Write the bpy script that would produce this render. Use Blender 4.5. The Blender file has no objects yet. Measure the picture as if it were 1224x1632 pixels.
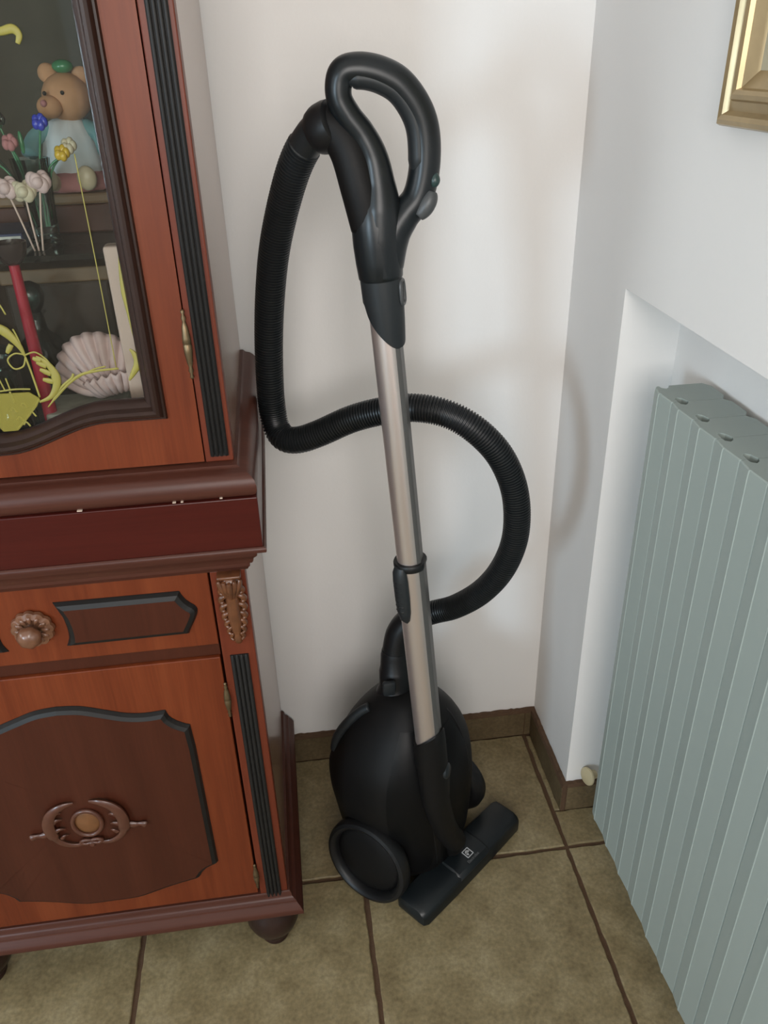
import bpy, bmesh, math, random
from mathutils import Vector, Matrix
from math import sin, cos, pi, sqrt, radians

random.seed(7)
S = bpy.context.scene
COL = S.collection

# ------------------------------------------------------------------ camera
cam_data = bpy.data.cameras.new('camera')
cam = bpy.data.objects.new('camera', cam_data)
COL.objects.link(cam)
cam_data.sensor_fit = 'HORIZONTAL'
cam_data.sensor_width = 36.0
cam_data.lens = 36.0 * 1289.36 / 1224.0
cam_data.clip_start = 0.02
_r = Vector((0.990649682854471, -0.13391631194962594, -0.026069661565627025))
_u = Vector((0.08890534749138843, 0.4887253861147178, 0.8678959247251109))
_f = Vector((0.10348451598075596, 0.862098554900094, -0.4960615250061208))
_m = Matrix((_r, _u, -_f)).transposed().to_4x4()
_m.translation = Vector((-0.41271, -0.89384, 1.22195))
cam.matrix_world = _m
S.camera = cam

# ------------------------------------------------------------------ world, added unseen lights, exposure
W = bpy.data.worlds.new('world'); S.world = W
W.use_nodes = True
bg = W.node_tree.nodes['Background']
bg.inputs[0].default_value = (0.75, 0.85, 1.0, 1); bg.inputs[1].default_value = 0.3

def area(name, loc, target, w, h, power, col):
    d = bpy.data.lights.new(name, 'AREA'); d.shape = 'RECTANGLE'; d.size = w; d.size_y = h
    d.energy = power; d.color = col
    o = bpy.data.objects.new(name, d); COL.objects.link(o)
    o.location = loc
    o.rotation_euler = (Vector(target) - Vector(loc)).to_track_quat('-Z', 'Z').to_euler()
    return o
area('added_key_daylight', (-2.02, -2.07, 1.10), (-2.02, 0, 1.10), 0.40, 0.50, 25, (0.64, 0.84, 1.0))  # added key light behind the viewpoint, placed to match the cast shadows
area('added_fill_daylight', (-0.47, -2.07, 1.50), (-0.47, 0, 1.50), 0.84, 1.0, 19.5, (1.0, 0.96, 0.93))  # added fill light out of view, lifts the back wall
area('added_side_daylight', (-2.93, -0.95, 1.45), (0, -0.95, 1.45), 0.9, 1.1, 13, (0.86, 0.94, 1.0))  # added light on the unseen left side, brightens the right wall

S.view_settings.view_transform = 'Standard'
S.view_settings.look = 'None'
S.view_settings.gamma = 1.0
S.view_settings.use_curve_mapping = False
S.view_settings.exposure = 0.38

# ------------------------------------------------------------------ materials
def nt(name):
    m = bpy.data.materials.new(name); m.use_nodes = True
    t = m.node_tree; b = t.nodes['Principled BSDF']
    return m, t, b

def plain(name, col, rough=.5, metal=0., bump=0., bscale=300., var=0., vscale=30., spec=None, coat=0.):
    m, t, b = nt(name)
    b.inputs['Base Color'].default_value = (*col, 1)
    b.inputs['Roughness'].default_value = rough
    b.inputs['Metallic'].default_value = metal
    if spec is not None: b.inputs['Specular IOR Level'].default_value = spec
    if coat: b.inputs['Coat Weight'].default_value = coat; b.inputs['Coat Roughness'].default_value = .15
    tc = t.nodes.new('ShaderNodeTexCoord')
    n = t.nodes.new('ShaderNodeTexNoise'); n.inputs['Scale'].default_value = vscale; n.inputs['Detail'].default_value = 4
    t.links.new(tc.outputs['Object'], n.inputs['Vector'])
    r = t.nodes.new('ShaderNodeMapRange')
    r.inputs['To Min'].default_value = 1 - var; r.inputs['To Max'].default_value = 1 + var
    t.links.new(n.outputs['Fac'], r.inputs['Value'])
    mx = t.nodes.new('ShaderNodeVectorMath'); mx.operation = 'SCALE'
    mx.inputs[0].default_value = col
    t.links.new(r.outputs[0], mx.inputs['Scale'])
    t.links.new(mx.outputs[0], b.inputs['Base Color'])
    if bump:
        n2 = t.nodes.new('ShaderNodeTexNoise'); n2.inputs['Scale'].default_value = bscale
        t.links.new(tc.outputs['Object'], n2.inputs['Vector'])
        bp = t.nodes.new('ShaderNodeBump'); bp.inputs['Strength'].default_value = bump; bp.inputs['Distance'].default_value = .002
        t.links.new(n2.outputs['Fac'], bp.inputs['Height']); t.links.new(bp.outputs[0], b.inputs['Normal'])
    return m

def wood(name, c1, c2, c3, rough=.42, sx=26., sz=1.6, axis='z', coat=.08):
    """long soft grain along one axis"""
    m, t, b = nt(name)
    tc = t.nodes.new('ShaderNodeTexCoord'); mp = t.nodes.new('ShaderNodeMapping')
    mp.inputs['Scale'].default_value = (sx, sx, sz) if axis == 'z' else (sz, sx, sx)
    t.links.new(tc.outputs['Object'], mp.inputs['Vector'])
    n = t.nodes.new('ShaderNodeTexNoise'); n.inputs['Scale'].default_value = 1.0
    n.inputs['Detail'].default_value = 5; n.inputs['Roughness'].default_value = .6; n.inputs['Distortion'].default_value = .4
    t.links.new(mp.outputs[0], n.inputs['Vector'])
    cr = t.nodes.new('ShaderNodeValToRGB')
    e = cr.color_ramp.elements
    e[0].position = .3; e[0].color = (*c1, 1); e[1].position = .72; e[1].color = (*c3, 1)
    k = e.new(.5); k.color = (*c2, 1)
    t.links.new(n.outputs['Fac'], cr.inputs[0])
    mp2 = t.nodes.new('ShaderNodeMapping'); mp2.inputs['Scale'].default_value = (420, 420, 14) if axis == 'z' else (14, 420, 420)
    t.links.new(tc.outputs['Object'], mp2.inputs['Vector'])
    n2 = t.nodes.new('ShaderNodeTexNoise'); n2.inputs['Scale'].default_value = 1.0; n2.inputs['Detail'].default_value = 2
    t.links.new(mp2.outputs[0], n2.inputs['Vector'])
    r = t.nodes.new('ShaderNodeMapRange'); r.inputs['To Min'].default_value = .8; r.inputs['To Max'].default_value = 1.15
    t.links.new(n2.outputs['Fac'], r.inputs['Value'])
    sc = t.nodes.new('ShaderNodeVectorMath'); sc.operation = 'SCALE'
    t.links.new(cr.outputs[0], sc.inputs[0]); t.links.new(r.outputs[0], sc.inputs['Scale'])
    t.links.new(sc.outputs[0], b.inputs['Base Color'])
    b.inputs['Roughness'].default_value = rough
    b.inputs['Coat Weight'].default_value = coat; b.inputs['Coat Roughness'].default_value = .25
    b.inputs['Specular IOR Level'].default_value = .22
    return m

def tile_mat(name, c1, c2, c3):
    m, t, b = nt(name)
    tc = t.nodes.new('ShaderNodeTexCoord'); oi = t.nodes.new('ShaderNodeObjectInfo')
    ad = t.nodes.new('ShaderNodeVectorMath'); ad.operation = 'ADD'
    t.links.new(tc.outputs['Object'], ad.inputs[0]); t.links.new(oi.outputs['Location'], ad.inputs[1])
    n = t.nodes.new('ShaderNodeTexNoise'); n.inputs['Scale'].default_value = 14; n.inputs['Detail'].default_value = 8; n.inputs['Roughness'].default_value = .72
    t.links.new(ad.outputs[0], n.inputs['Vector'])
    cr = t.nodes.new('ShaderNodeValToRGB'); e = cr.color_ramp.elements
    e[0].position = .33; e[0].color = (*c1, 1); e[1].position = .68; e[1].color = (*c3, 1)
    k = e.new(.5); k.color = (*c2, 1)
    t.links.new(n.outputs['Fac'], cr.inputs[0])
    n2 = t.nodes.new('ShaderNodeTexNoise'); n2.inputs['Scale'].default_value = 160; n2.inputs['Detail'].default_value = 4
    t.links.new(ad.outputs[0], n2.inputs['Vector'])
    r = t.nodes.new('ShaderNodeMapRange'); r.inputs['From Min'].default_value = .3; r.inputs['From Max'].default_value = .7
    r.inputs['To Min'].default_value = .78; r.inputs['To Max'].default_value = 1.18
    t.links.new(n2.outputs['Fac'], r.inputs['Value'])
    sc = t.nodes.new('ShaderNodeVectorMath'); sc.operation = 'SCALE'
    t.links.new(cr.outputs[0], sc.inputs[0]); t.links.new(r.outputs[0], sc.inputs['Scale'])
    t.links.new(sc.outputs[0], b.inputs['Base Color'])
    b.inputs['Roughness'].default_value = .55
    bp = t.nodes.new('ShaderNodeBump'); bp.inputs['Strength'].default_value = .25; bp.inputs['Distance'].default_value = .001
    t.links.new(n2.outputs['Fac'], bp.inputs['Height']); t.links.new(bp.outputs[0], b.inputs['Normal'])
    return m

def glass(name, tint=(1, 1, 1), ior=1.5, rough=.02):
    m, t, b = nt(name)
    t.nodes.remove(b)
    out = t.nodes['Material Output']
    tr = t.nodes.new('ShaderNodeBsdfTransparent'); tr.inputs[0].default_value = (*tint, 1)
    gl = t.nodes.new('ShaderNodeBsdfGlossy'); gl.inputs['Roughness'].default_value = rough
    fr = t.nodes.new('ShaderNodeFresnel'); fr.inputs[0].default_value = ior
    mx = t.nodes.new('ShaderNodeMixShader')
    t.links.new(fr.outputs[0], mx.inputs[0]); t.links.new(tr.outputs[0], mx.inputs[1]); t.links.new(gl.outputs[0], mx.inputs[2])
    t.links.new(mx.outputs[0], out.inputs[0])
    return m

M = {}
M['wall'] = plain('wall_paint', (.80, .785, .765), .85, bump=.06, bscale=220, var=.015, vscale=3)
M['ceil'] = plain('ceiling_paint', (.72, .68, .64), .9)
M['wall_warm'] = plain('warm_wall_paint', (.66, .59, .52), .9)
M['tile'] = tile_mat('stoneware_tile', (.150, .110, .051), (.220, .170, .086), (.300, .243, .138))
M['skirt'] = tile_mat('stoneware_skirting', (.088, .060, .029), (.115, .081, .040), (.148, .108, .057))
M['grout'] = plain('brown_grout', (.085, .045, .022), .9, bump=.4, bscale=600, var=.25, vscale=90)
M['wood_door'] = wood('cherry_veneer', (.098, .0180, .0056), (.140, .0285, .0088), (.180, .0410, .0130))
M['wood_field'] = wood('dark_walnut_veneer', (.044, .0105, .005), (.054, .0133, .0063), (.063, .016, .0078))
M['wood_stile'] = wood('stile_veneer', (.10, .019, .0085), (.12, .024, .0105), (.138, .029, .013))
M['wood_mold'] = wood('moulding_wood', (.055, .0175, .0115), (.068, .022, .0140), (.080, .027, .0165), axis='x', rough=.38)
M['wood_band'] = wood('mahogany_band', (.044, .0060, .0042), (.052, .0072, .0050), (.061, .0088, .0060), axis='x', rough=.3)
M['wood_side'] = wood('side_veneer_sheen', (.20, .105, .062), (.225, .12, .072), (.25, .138, .085), rough=.25, coat=.8)  # base colour lightened to carry the white wall's grazing reflection
M['wood_dark'] = wood('dark_frame_wood', (.020, .0095, .007), (.026, .0125, .009), (.033, .016, .0115), rough=.36)
M['wood_in'] = wood('interior_wood', (.026, .015, .009), (.035, .020, .012), (.044, .025, .015), rough=.5)
M['black_wood'] = plain('ebonised_wood', (.011, .0098, .009), .48, var=.2, spec=.28)
M['carve'] = plain('carved_wood', (.115, .040, .015), .36, var=.65, vscale=90, coat=.3)
M['carve_knob'] = plain('carved_knob_wood', (.145, .062, .032), .35, var=.5, vscale=110, coat=.3)
M['carve_red'] = plain('carved_ornament_wood', (.082, .027, .015), .38, var=.4, vscale=90, coat=.2)
M['carve_oval'] = plain('cartouche_wood', (.15, .062, .022), .45, var=.35, vscale=60)
M['brass'] = plain('aged_brass', (.17, .12, .065), .42, metal=.8, var=.4, vscale=120)
M['glass'] = glass('door_glass', (.92, .94, .92))
M['glass_item'] = glass('blown_glass', (.75, .88, .86), 1.55, .03)
M['glass_green'] = glass('green_glass', (.15, .50, .25), 1.5, .03)
M['glass_dark'] = glass('bottle_glass', (.42, .58, .56), 1.5, .03)
M['gold_paint'] = plain('gold_paint', (.235, .205, .035), .55, var=.15, vscale=60)
M['rad'] = plain('radiator_enamel', (.305, .352, .330), .42, var=.02, spec=.35)
M['black'] = plain('black_plastic', (.0075, .0075, .008), .42, bump=.03, bscale=900, spec=.35)
M['blackm'] = plain('matte_black_plastic', (.0050, .0046, .0045), .55, bump=.06, bscale=1500, spec=.22)
M['handle'] = plain('handle_plastic', (.0075, .0098, .0112), .33, spec=.38)
M['hose'] = plain('hose_plastic', (.010, .0115, .0125), .38)
M['collar'] = plain('collar_plastic', (.016, .0188, .0205), .42, spec=.35)
M['greyp'] = plain('grey_plastic', (.055, .058, .06), .4)
M['tube'] = plain('champagne_metal', (.68, .60, .565), .34, metal=.85)
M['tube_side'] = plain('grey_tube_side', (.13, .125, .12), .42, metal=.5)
M['vent'] = plain('vent_green', (.022, .045, .042), .35)
M['print'] = plain('grey_print', (.42, .42, .42), .6)
M['print_dim'] = plain('dim_print', (.11, .11, .11), .6)
M['gilt'] = plain('gilt_wood', (.38, .285, .155), .32, metal=.5, var=.25, vscale=40)
M['gilt_dark'] = plain('gilt_recess', (.24, .165, .085), .4, metal=.4, var=.25, vscale=40)
M['canvas'] = plain('picture_canvas', (.42, .38, .27), .7, var=.2, vscale=12)
M['ivory'] = plain('ivory_plastic', (.62, .52, .32), .5)
M['pink'] = plain('shell_pink', (.60, .43, .41), .5, var=.2, vscale=50)
M['cream'] = plain('cream_porcelain', (.55, .47, .33), .4)
M['skin'] = plain('bear_plush', (.46, .235, .12), .8, var=.2, vscale=80)
M['white_cloth'] = plain('white_dress', (.60, .62, .64), .8, var=.1)
M['teal'] = plain('teal_cloth', (.14, .30, .31), .8, var=.2)
M['rose'] = plain('rose_cloth', (.40, .16, .16), .8, var=.3)
M['red'] = plain('red_glass_stem', (.33, .012, .03), .25)
M['smoke'] = plain('smoked_cup', (.035, .022, .02), .2, spec=.6)
M['blue'] = plain('blue_binding', (.012, .018, .07), .5)
M['lace'] = plain('white_lace', (.48, .46, .42), .9, var=.3, vscale=300)
M['boxw'] = plain('small_box_wood', (.14, .075, .03), .5, var=.3)
M['stone'] = plain('mottled_stone', (.32, .30, .24), .5, var=.5, vscale=70)
M['petal_b'] = plain('blue_glass_petal', (.03, .05, .42), .2)
M['petal_y'] = plain('yellow_glass_petal', (.60, .38, .03), .25)
M['leaf'] = plain('green_glass_leaf', (.05, .20, .09), .25)
M['pinkwood'] = plain('pale_pink_wood', (.60, .43, .36), .5)
M['dark'] = plain('dark_photo', (.03, .035, .035), .5)
M['chip'] = plain('bare_chip', (.55, .42, .33), .8)
M['winframe'] = plain('added_window_frame', (.7, .7, .7), .5)  # for the frames of the added, unseen openings

# ------------------------------------------------------------------ mesh helpers
def link(name, bm, mat, parent=None, smooth=False, kind=None, label=None):
    bmesh.ops.recalc_face_normals(bm, faces=bm.faces)
    me = bpy.data.meshes.new(name); bm.to_mesh(me); bm.free()
    if smooth is True:
        for p in me.polygons: p.use_smooth = True
    elif smooth:
        for p in me.polygons: p.use_smooth = True
        try: me.set_sharp_from_angle(angle=radians(smooth))
        except Exception: pass
    me.materials.append(M[mat] if isinstance(mat, str) else mat)
    return link_mesh(name, me, parent, kind, label)

def link_mesh(name, me, parent=None, kind=None, label=None, loc=None):
    o = bpy.data.objects.new(name, me); COL.objects.link(o)
    if loc is not None: o.location = loc
    if parent is not None:
        o.parent = parent
        o.matrix_parent_inverse = Matrix.Translation(-root_loc(parent))
    if kind: o['kind'] = kind
    if label: o['label'] = label
    return o

def root_loc(o):
    return Vector(o.location) if o.type == 'EMPTY' else Vector((0, 0, 0))   # meshes are modelled in place, in room coordinates

def thing(name, label, cat, loc, group=None):
    o = bpy.data.objects.new(name, None); COL.objects.link(o)
    o.location = loc; o.empty_display_size = .03
    o['label'] = label; o['category'] = cat
    if group: o['group'] = group
    return o

def tag(o, label, cat, group=None):
    o['label'] = label; o['category'] = cat
    if group: o['group'] = group
    return o

def box(bm, x0, x1, y0, y1, z0, z1, bev=0., seg=2):
    r = bmesh.ops.create_cube(bm, size=1)
    vs = r['verts']
    bmesh.ops.scale(bm, vec=(abs(x1 - x0), abs(y1 - y0), abs(z1 - z0)), verts=vs)
    bmesh.ops.translate(bm, vec=((x0 + x1) / 2, (y0 + y1) / 2, (z0 + z1) / 2), verts=vs)
    if bev:
        es = list({e for v in vs for e in v.link_edges})
        bmesh.ops.bevel(bm, geom=es, offset=bev, segments=seg, affect='EDGES', profile=.5)
    return bm

def nbox(*a, **k):
    return box(bmesh.new(), *a, **k)

def smooth_path(pts, n=8, closed=False):
    P = [Vector(p) for p in pts]; out = []
    N = len(P)
    rng = range(N) if closed else range(N - 1)
    for i in rng:
        if closed: p0, p1, p2, p3 = P[(i - 1) % N], P[i], P[(i + 1) % N], P[(i + 2) % N]
        else: p0, p1, p2, p3 = P[max(i - 1, 0)], P[i], P[i + 1], P[min(i + 2, N - 1)]
        for k in range(n):
            t = k / n
            out.append(.5 * ((2 * p1) + (-p0 + p2) * t + (2 * p0 - 5 * p1 + 4 * p2 - p3) * t * t + (-p0 + 3 * p1 - 3 * p2 + p3) * t ** 3))
    if not closed: out.append(P[-1])
    return out

def resample(path, step):
    L = [0]
    for a, b in zip(path, path[1:]): L.append(L[-1] + (b - a).length)
    n = max(2, int(L[-1] / step)); out = []; j = 0
    for i in range(n + 1):
        s = L[-1] * i / n
        while j < len(L) - 2 and L[j + 1] < s: j += 1
        t = (s - L[j]) / max(1e-9, L[j + 1] - L[j])
        out.append(path[j].lerp(path[j + 1], t))
    return out

def sweep(bm, path, radius, seg=16, closed=False, caps=True, flat=None, up=(0, 1, 0)):
    """radius: number, list, or function(i,n). flat: squash factor along `up` direction"""
    n = len(path); rings = []
    prev = None
    for i, p in enumerate(path):
        if closed: t = path[(i + 1) % n] - path[(i - 1) % n]
        else: t = path[min(i + 1, n - 1)] - path[max(i - 1, 0)]
        t.normalize()
        if flat is not None or prev is None:
            a = Vector(up) - t * Vector(up).dot(t)
            if a.length < 1e-4: a = Vector((1, 0, 0)) - t * t.x
        else:
            a = prev - t * prev.dot(t)
        a.normalize(); prev = a
        b = t.cross(a)
        r = radius(i, n) if callable(radius) else (radius[i] if isinstance(radius, (list, tuple)) else radius)
        ra, rb = (r * flat, r) if flat is not None else (r, r)
        rings.append([bm.verts.new(p + a * (ra * cos(2 * pi * k / seg)) + b * (rb * sin(2 * pi * k / seg))) for k in range(seg)])
    m = n if closed else n - 1
    for i in range(m):
        A, B = rings[i], rings[(i + 1) % n]
        for k in range(seg):
            bm.faces.new((A[k], A[(k + 1) % seg], B[(k + 1) % seg], B[k]))
    if caps and not closed:
        bm.faces.new(rings[0][::-1]); bm.faces.new(rings[-1])
    return bm

def tube(pts, radius, seg=16, n=8, **k):
    P = smooth_path(pts, n) if n else [Vector(p) for p in pts]
    return sweep(bmesh.new(), P, radius, seg, **k)

def loft(bm, rings, caps=True):
    R = [[bm.verts.new(v) for v in r] for r in rings]
    n = len(R[0])
    for A, B in zip(R, R[1:]):
        for k in range(n): bm.faces.new((A[k], A[(k + 1) % n], B[(k + 1) % n], B[k]))
    if caps: bm.faces.new(R[0][::-1]); bm.faces.new(R[-1])
    return bm

def lathe(bm, prof, c=(0, 0, 0), ax=(0, 0, 1), seg=24, scallop=None):
    """prof: list of (r, h) along ax"""
    ax = Vector(ax).normalized(); a = ax.orthogonal().normalized()
    if abs(ax.z) > .99: a = Vector((1, 0, 0))
    b = ax.cross(a); c = Vector(c)
    rings = []
    for r, h in prof:
        ring = []
        for k in range(seg):
            t = 2 * pi * k / seg; rr = r * (1 + (scallop(t, h) if scallop else 0))
            ring.append(c + ax * h + a * (max(rr, 1e-5) * cos(t)) + b * (max(rr, 1e-5) * sin(t)))
        rings.append(ring)
    return loft(bm, rings)

def poly_prism(bm, pts, y0, y1, inset=0., yin=None):
    """pts: (x,z) outline; extruded y0(front)..y1(back)"""
    A = [bm.verts.new((x, y0, z)) for x, z in pts]; B = [bm.verts.new((x, y1, z)) for x, z in pts]
    n = len(pts)
    bm.faces.new(A); bm.faces.new(B[::-1])
    for k in range(n): bm.faces.new((A[k], B[k], B[(k + 1) % n], A[(k + 1) % n]))
    return bm

def offset_poly(pts, d):
    """move the outline inward by d"""
    n = len(pts); area2 = sum(pts[i][0] * pts[(i + 1) % n][1] - pts[(i + 1) % n][0] * pts[i][1] for i in range(n))
    s = 1 if area2 > 0 else -1
    out = []
    for i in range(n):
        p0, p1, p2 = [Vector(pts[j % n]) for j in (i - 1, i, i + 1)]
        e1 = (p1 - p0).normalized(); e2 = (p2 - p1).normalized()
        n1 = Vector((-e1.y, e1.x)) * s; n2 = Vector((-e2.y, e2.x)) * s
        b = n1 + n2
        k = d / max(.35, (1 + n1.dot(n2)) ) if True else d
        out.append(tuple(p1 + b * k))
    return out

def ring_prism(bm, outer, inner, yo, yi, prof=None):
    """frame between two matched (x,z) outlines. prof: list of (t, y) from outer t=0 to inner t=1"""
    n = len(outer); prof = prof or [(0, yi), (0, yo), (1, yo), (1, yi)]
    R = []
    for t, y in prof:
        R.append([bm.verts.new((o[0] + (i[0] - o[0]) * t, y, o[1] + (i[1] - o[1]) * t)) for o, i in zip(outer, inner)])
    m = len(R)
    for j in range(m):
        A, B = R[j], R[(j + 1) % m]
        for k in range(n): bm.faces.new((A[k], A[(k + 1) % n], B[(k + 1) % n], B[k]))
    return bm

def smooth2(pts, n=6, closed=False):
    return [(v.x, v.y) for v in smooth_path([Vector((a, b, 0)) for a, b in pts], n, closed)]

# ================================================================== SETTING
XW = .021          # face of the right wall
YW = .280          # face of the back wall
NY0, NY1 = .085, -1.05   # niche extent along y
NZ = .952          # niche head
NX = .102          # niche back wall
T = .36            # tile pitch

fl = link('floor', nbox(-3.0, .30, -2.25, .40, -.10, -.0035), 'grout', kind='structure')

def tile_mesh(w, d, seed):
    rnd = random.Random(seed); bm = bmesh.new(); top = []; bot = []
    n = 26
    corners = [(0, 0), (w, 0), (w, d), (0, d)]
    out = []
    for s in range(4):
        a, b = corners[s], corners[(s + 1) % 4]
        L = sqrt((b[0] - a[0]) ** 2 + (b[1] - a[1]) ** 2); k = max(1, int(n * L / .36))
        for i in range(k):
            t = i / k; j = rnd.uniform(-.0008, .0012)
            x = a[0] + (b[0] - a[0]) * t; y = a[1] + (b[1] - a[1]) * t
            x += j if s == 3 else (-j if s == 1 else 0); y += j if s == 0 else (-j if s == 2 else 0)
            out.append((x, y))
    c = (w / 2, d / 2)
    e = .0015
    top = [bm.verts.new((x + (e if x < c[0] else -e), y + (e if y < c[1] else -e), 0)) for x, y in out]
    mid = [bm.verts.new((x, y, -.0012)) for x, y in out]
    bot = [bm.verts.new((x, y, -.012)) for x, y in out]
    m = len(out); bm.faces.new(top)
    for A, B in ((top, mid), (mid, bot)):
        for k in range(m): bm.faces.new((A[k], B[k], B[(k + 1) % m], A[(k + 1) % m]))
    bmesh.ops.recalc_face_normals(bm, faces=bm.faces)
    me = bpy.data.meshes.new('tile'); bm.to_mesh(me); bm.free(); me.materials.append(M['tile'])
    return me
G = .0036
full = [tile_mesh(T - 2 * G, T - 2 * G, s) for s in range(4)]
for i in range(-9, 0):
    for j in range(-6, 0):
        link_mesh('tile', full[(i * 3 + j) % 4], fl, loc=(i * T + G, j * T + G, 0))
cut_back = [tile_mesh(T - 2 * G, YW - .010 - 2 * G + .004, 10 + s) for s in range(2)]
for i in range(-9, 0): link_mesh('tile', cut_back[i % 2], fl, loc=(i * T + G, G, 0))
strip = tile_mesh(NX + .004 - 2 * G, T - 2 * G, 20)
for j in range(-6, 0): link_mesh('tile', strip, fl, loc=(G, j * T + G, 0))
link_mesh('tile', tile_mesh(NX - G, .076 - G, 21), fl, loc=(G, G, 0))
link_mesh('tile', tile_mesh(.011 - G + .002, YW - .08 - .012, 22), fl, loc=(G, .0785, 0))

bm = bmesh.new()
box(bm, -3.0, .30, YW, YW + .12, -.02, 2.62)
link('wall_back', bm, 'wall', kind='structure')
bm = bmesh.new()
box(bm, XW, .30, NY0, YW, -.02, 2.62)
box(bm, XW, .30, NY1, NY0, NZ, 2.62)
box(bm, NX, .30, NY1, NY0, -.02, NZ)
box(bm, XW, .30, -2.27, NY1, -.02, 2.62)
link('wall_right', bm, 'wall', kind='structure')
link('wall_left', nbox(-3.12, -3.0, -2.27, .40, -.02, 2.62), 'wall_warm', kind='structure')
link('wall_rear', nbox(-3.12, .30, -2.27, -2.15, -.02, 2.62), 'wall_warm', kind='structure')
link('ceiling', nbox(-3.12, .30, -2.27, .40, 2.6, 2.7), 'ceil', kind='structure')

def added_window_unit(name, x0, x1, z0, z1):
    y = -2.15
    bm = bmesh.new()
    for a in ((x0 - .07, x0, z0 - .07, z1 + .07), (x1, x1 + .07, z0 - .07, z1 + .07), (x0, x1, z1, z1 + .07), (x0, x1, max(0, z0 - .07), z0)):
        box(bm, a[0], a[1], y, y + .05, max(0, a[2]), a[3])
    link(name, bm, 'winframe', kind='structure')
added_window_unit('added_window_1', -2.22, -1.82, .85, 1.35)  # added frame for the key light, out of view
added_window_unit('added_window_2', -.89, -.05, 1.0, 2.0)  # added frame for the fill light, out of view
bm = bmesh.new()
for a in ((-1.47, -1.40, .83, 2.07), (-.50, -.43, .83, 2.07), (-1.40, -.50, 2.0, 2.07), (-1.40, -.50, .83, .90)): box(bm, -3.0, -2.95, a[0], a[1], a[2], a[3])
link('added_window_3', bm, 'winframe', kind='structure')  # added frame for the side light, out of view

# skirting: tile strips with a brown grout bead along the top
SH, ST = .058, .009
def skirting(name, p0, p1, nrm, cuts):
    """p0->p1 along the wall foot, nrm into the room"""
    p0 = Vector(p0); p1 = Vector(p1); d = (p1 - p0); L = d.length; d.normalize(); nrm = Vector(nrm)
    def strip_bm(a, b, z0, z1, t0, t1):
        bm = bmesh.new()
        q = [p0 + d * a + nrm * t0, p0 + d * b + nrm * t0, p0 + d * b + nrm * t1, p0 + d * a + nrm * t1]
        lo = [bm.verts.new((v.x, v.y, z0)) for v in q]; hi = [bm.verts.new((v.x, v.y, z1)) for v in q]
        bm.faces.new(lo[::-1]); bm.faces.new(hi)
        for k in range(4): bm.faces.new((lo[k], lo[(k + 1) % 4], hi[(k + 1) % 4], hi[k]))
        return bm
    # rough grout bead
    bm = bmesh.new(); n = max(4, int(L / .006)); rings = []; rnd = random.Random(name)
    for i in range(n + 1):
        c = p0 + d * (L * i / n); h = SH + .0085 + rnd.uniform(-.0012, .0012); t = ST + .0006
        rings.append([c + Vector((0, 0, -.001)) + nrm * .0005, c + nrm * (t - .0015) + Vector((0, 0, -.001)), c + nrm * (t - .0015) + Vector((0, 0, SH)), c + nrm * t + Vector((0, 0, SH + .001)), c + nrm * (t * .75) + Vector((0, 0, h - .001)), c + nrm * .0005 + Vector((0, 0, h))])
    loft(bm, rings)
    o = link(name, bm, 'grout', kind='structure')
    cs = [0] + cuts + [L]
    for a, b in zip(cs, cs[1:]):
        link('skirting_tile', strip_bm(a + .001, b - .001, .0005, SH, .001, ST), 'skirt', o)
    return o
skirting('baseboard_back', (-3.0, YW, 0), (XW, YW, 0), (0, -1, 0), [.12 + .36 * k for k in range(9)])
skirting('baseboard_right', (XW, YW - ST, 0), (XW, NY0 - ST, 0), (-1, 0, 0), [])
skirting('baseboard_niche', (XW, NY0, 0), (NX, NY0, 0), (0, -1, 0), [])

# ================================================================== SIDEBOARD (lower cabinet)
CX = -.7265                    # centre line of the cabinet
XR, XL = -.481, -.972          # carcass sides
YF, YB = -.106, .272           # carcass front / back
def mir(pts): return [(2 * CX - x, z) for x, z in pts]

sb = thing('sideboard', 'low mahogany sideboard with carved drawer knob and oval ornament on its door', 'sideboard', (CX, .08, 0))
for x in (XR - .018, XL): link('side_panel', nbox(x, x + .018, YF, YB, .118, .735), 'wood_side', sb)
link('back_panel', nbox(XL + .018, XR - .018, YB - .01, YB, .118, .735), 'wood_in', sb)
link('bottom_board', nbox(XL + .018, XR - .018, YF + .022, YB - .01, .118, .135), 'wood_in', sb)
# front stiles
for s in (1, -1):
    x0, x1 = (-.5205, XR + .0005) if s == 1 else (XL - .0005, 2 * CX + .5205)
    link('stile', nbox(x0, x1, YF - .002, YF + .02, .118, .712, bev=.0012), 'wood_stile', sb)
    # reeded strip
    xa, xb = (-.5115, -.4895) if s == 1 else (2 * CX + .4895, 2 * CX + .5115)
    bm = bmesh.new(); box(bm, xa, xb, YF - .0035, YF, .130, .590)
    n = 4; w = (xb - xa) / n
    for k in range(n):
        cx = xa + w * (k + .5)
        P = [Vector((cx, YF - .0035, .130)), Vector((cx, YF - .0035, .586)), Vector((cx, YF - .003, .590))]
        sweep(bm, P, [w * .47, w * .47, w * .25], 10)
    link('reeded_strip', bm, 'black_wood', sb, smooth=40)
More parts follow.
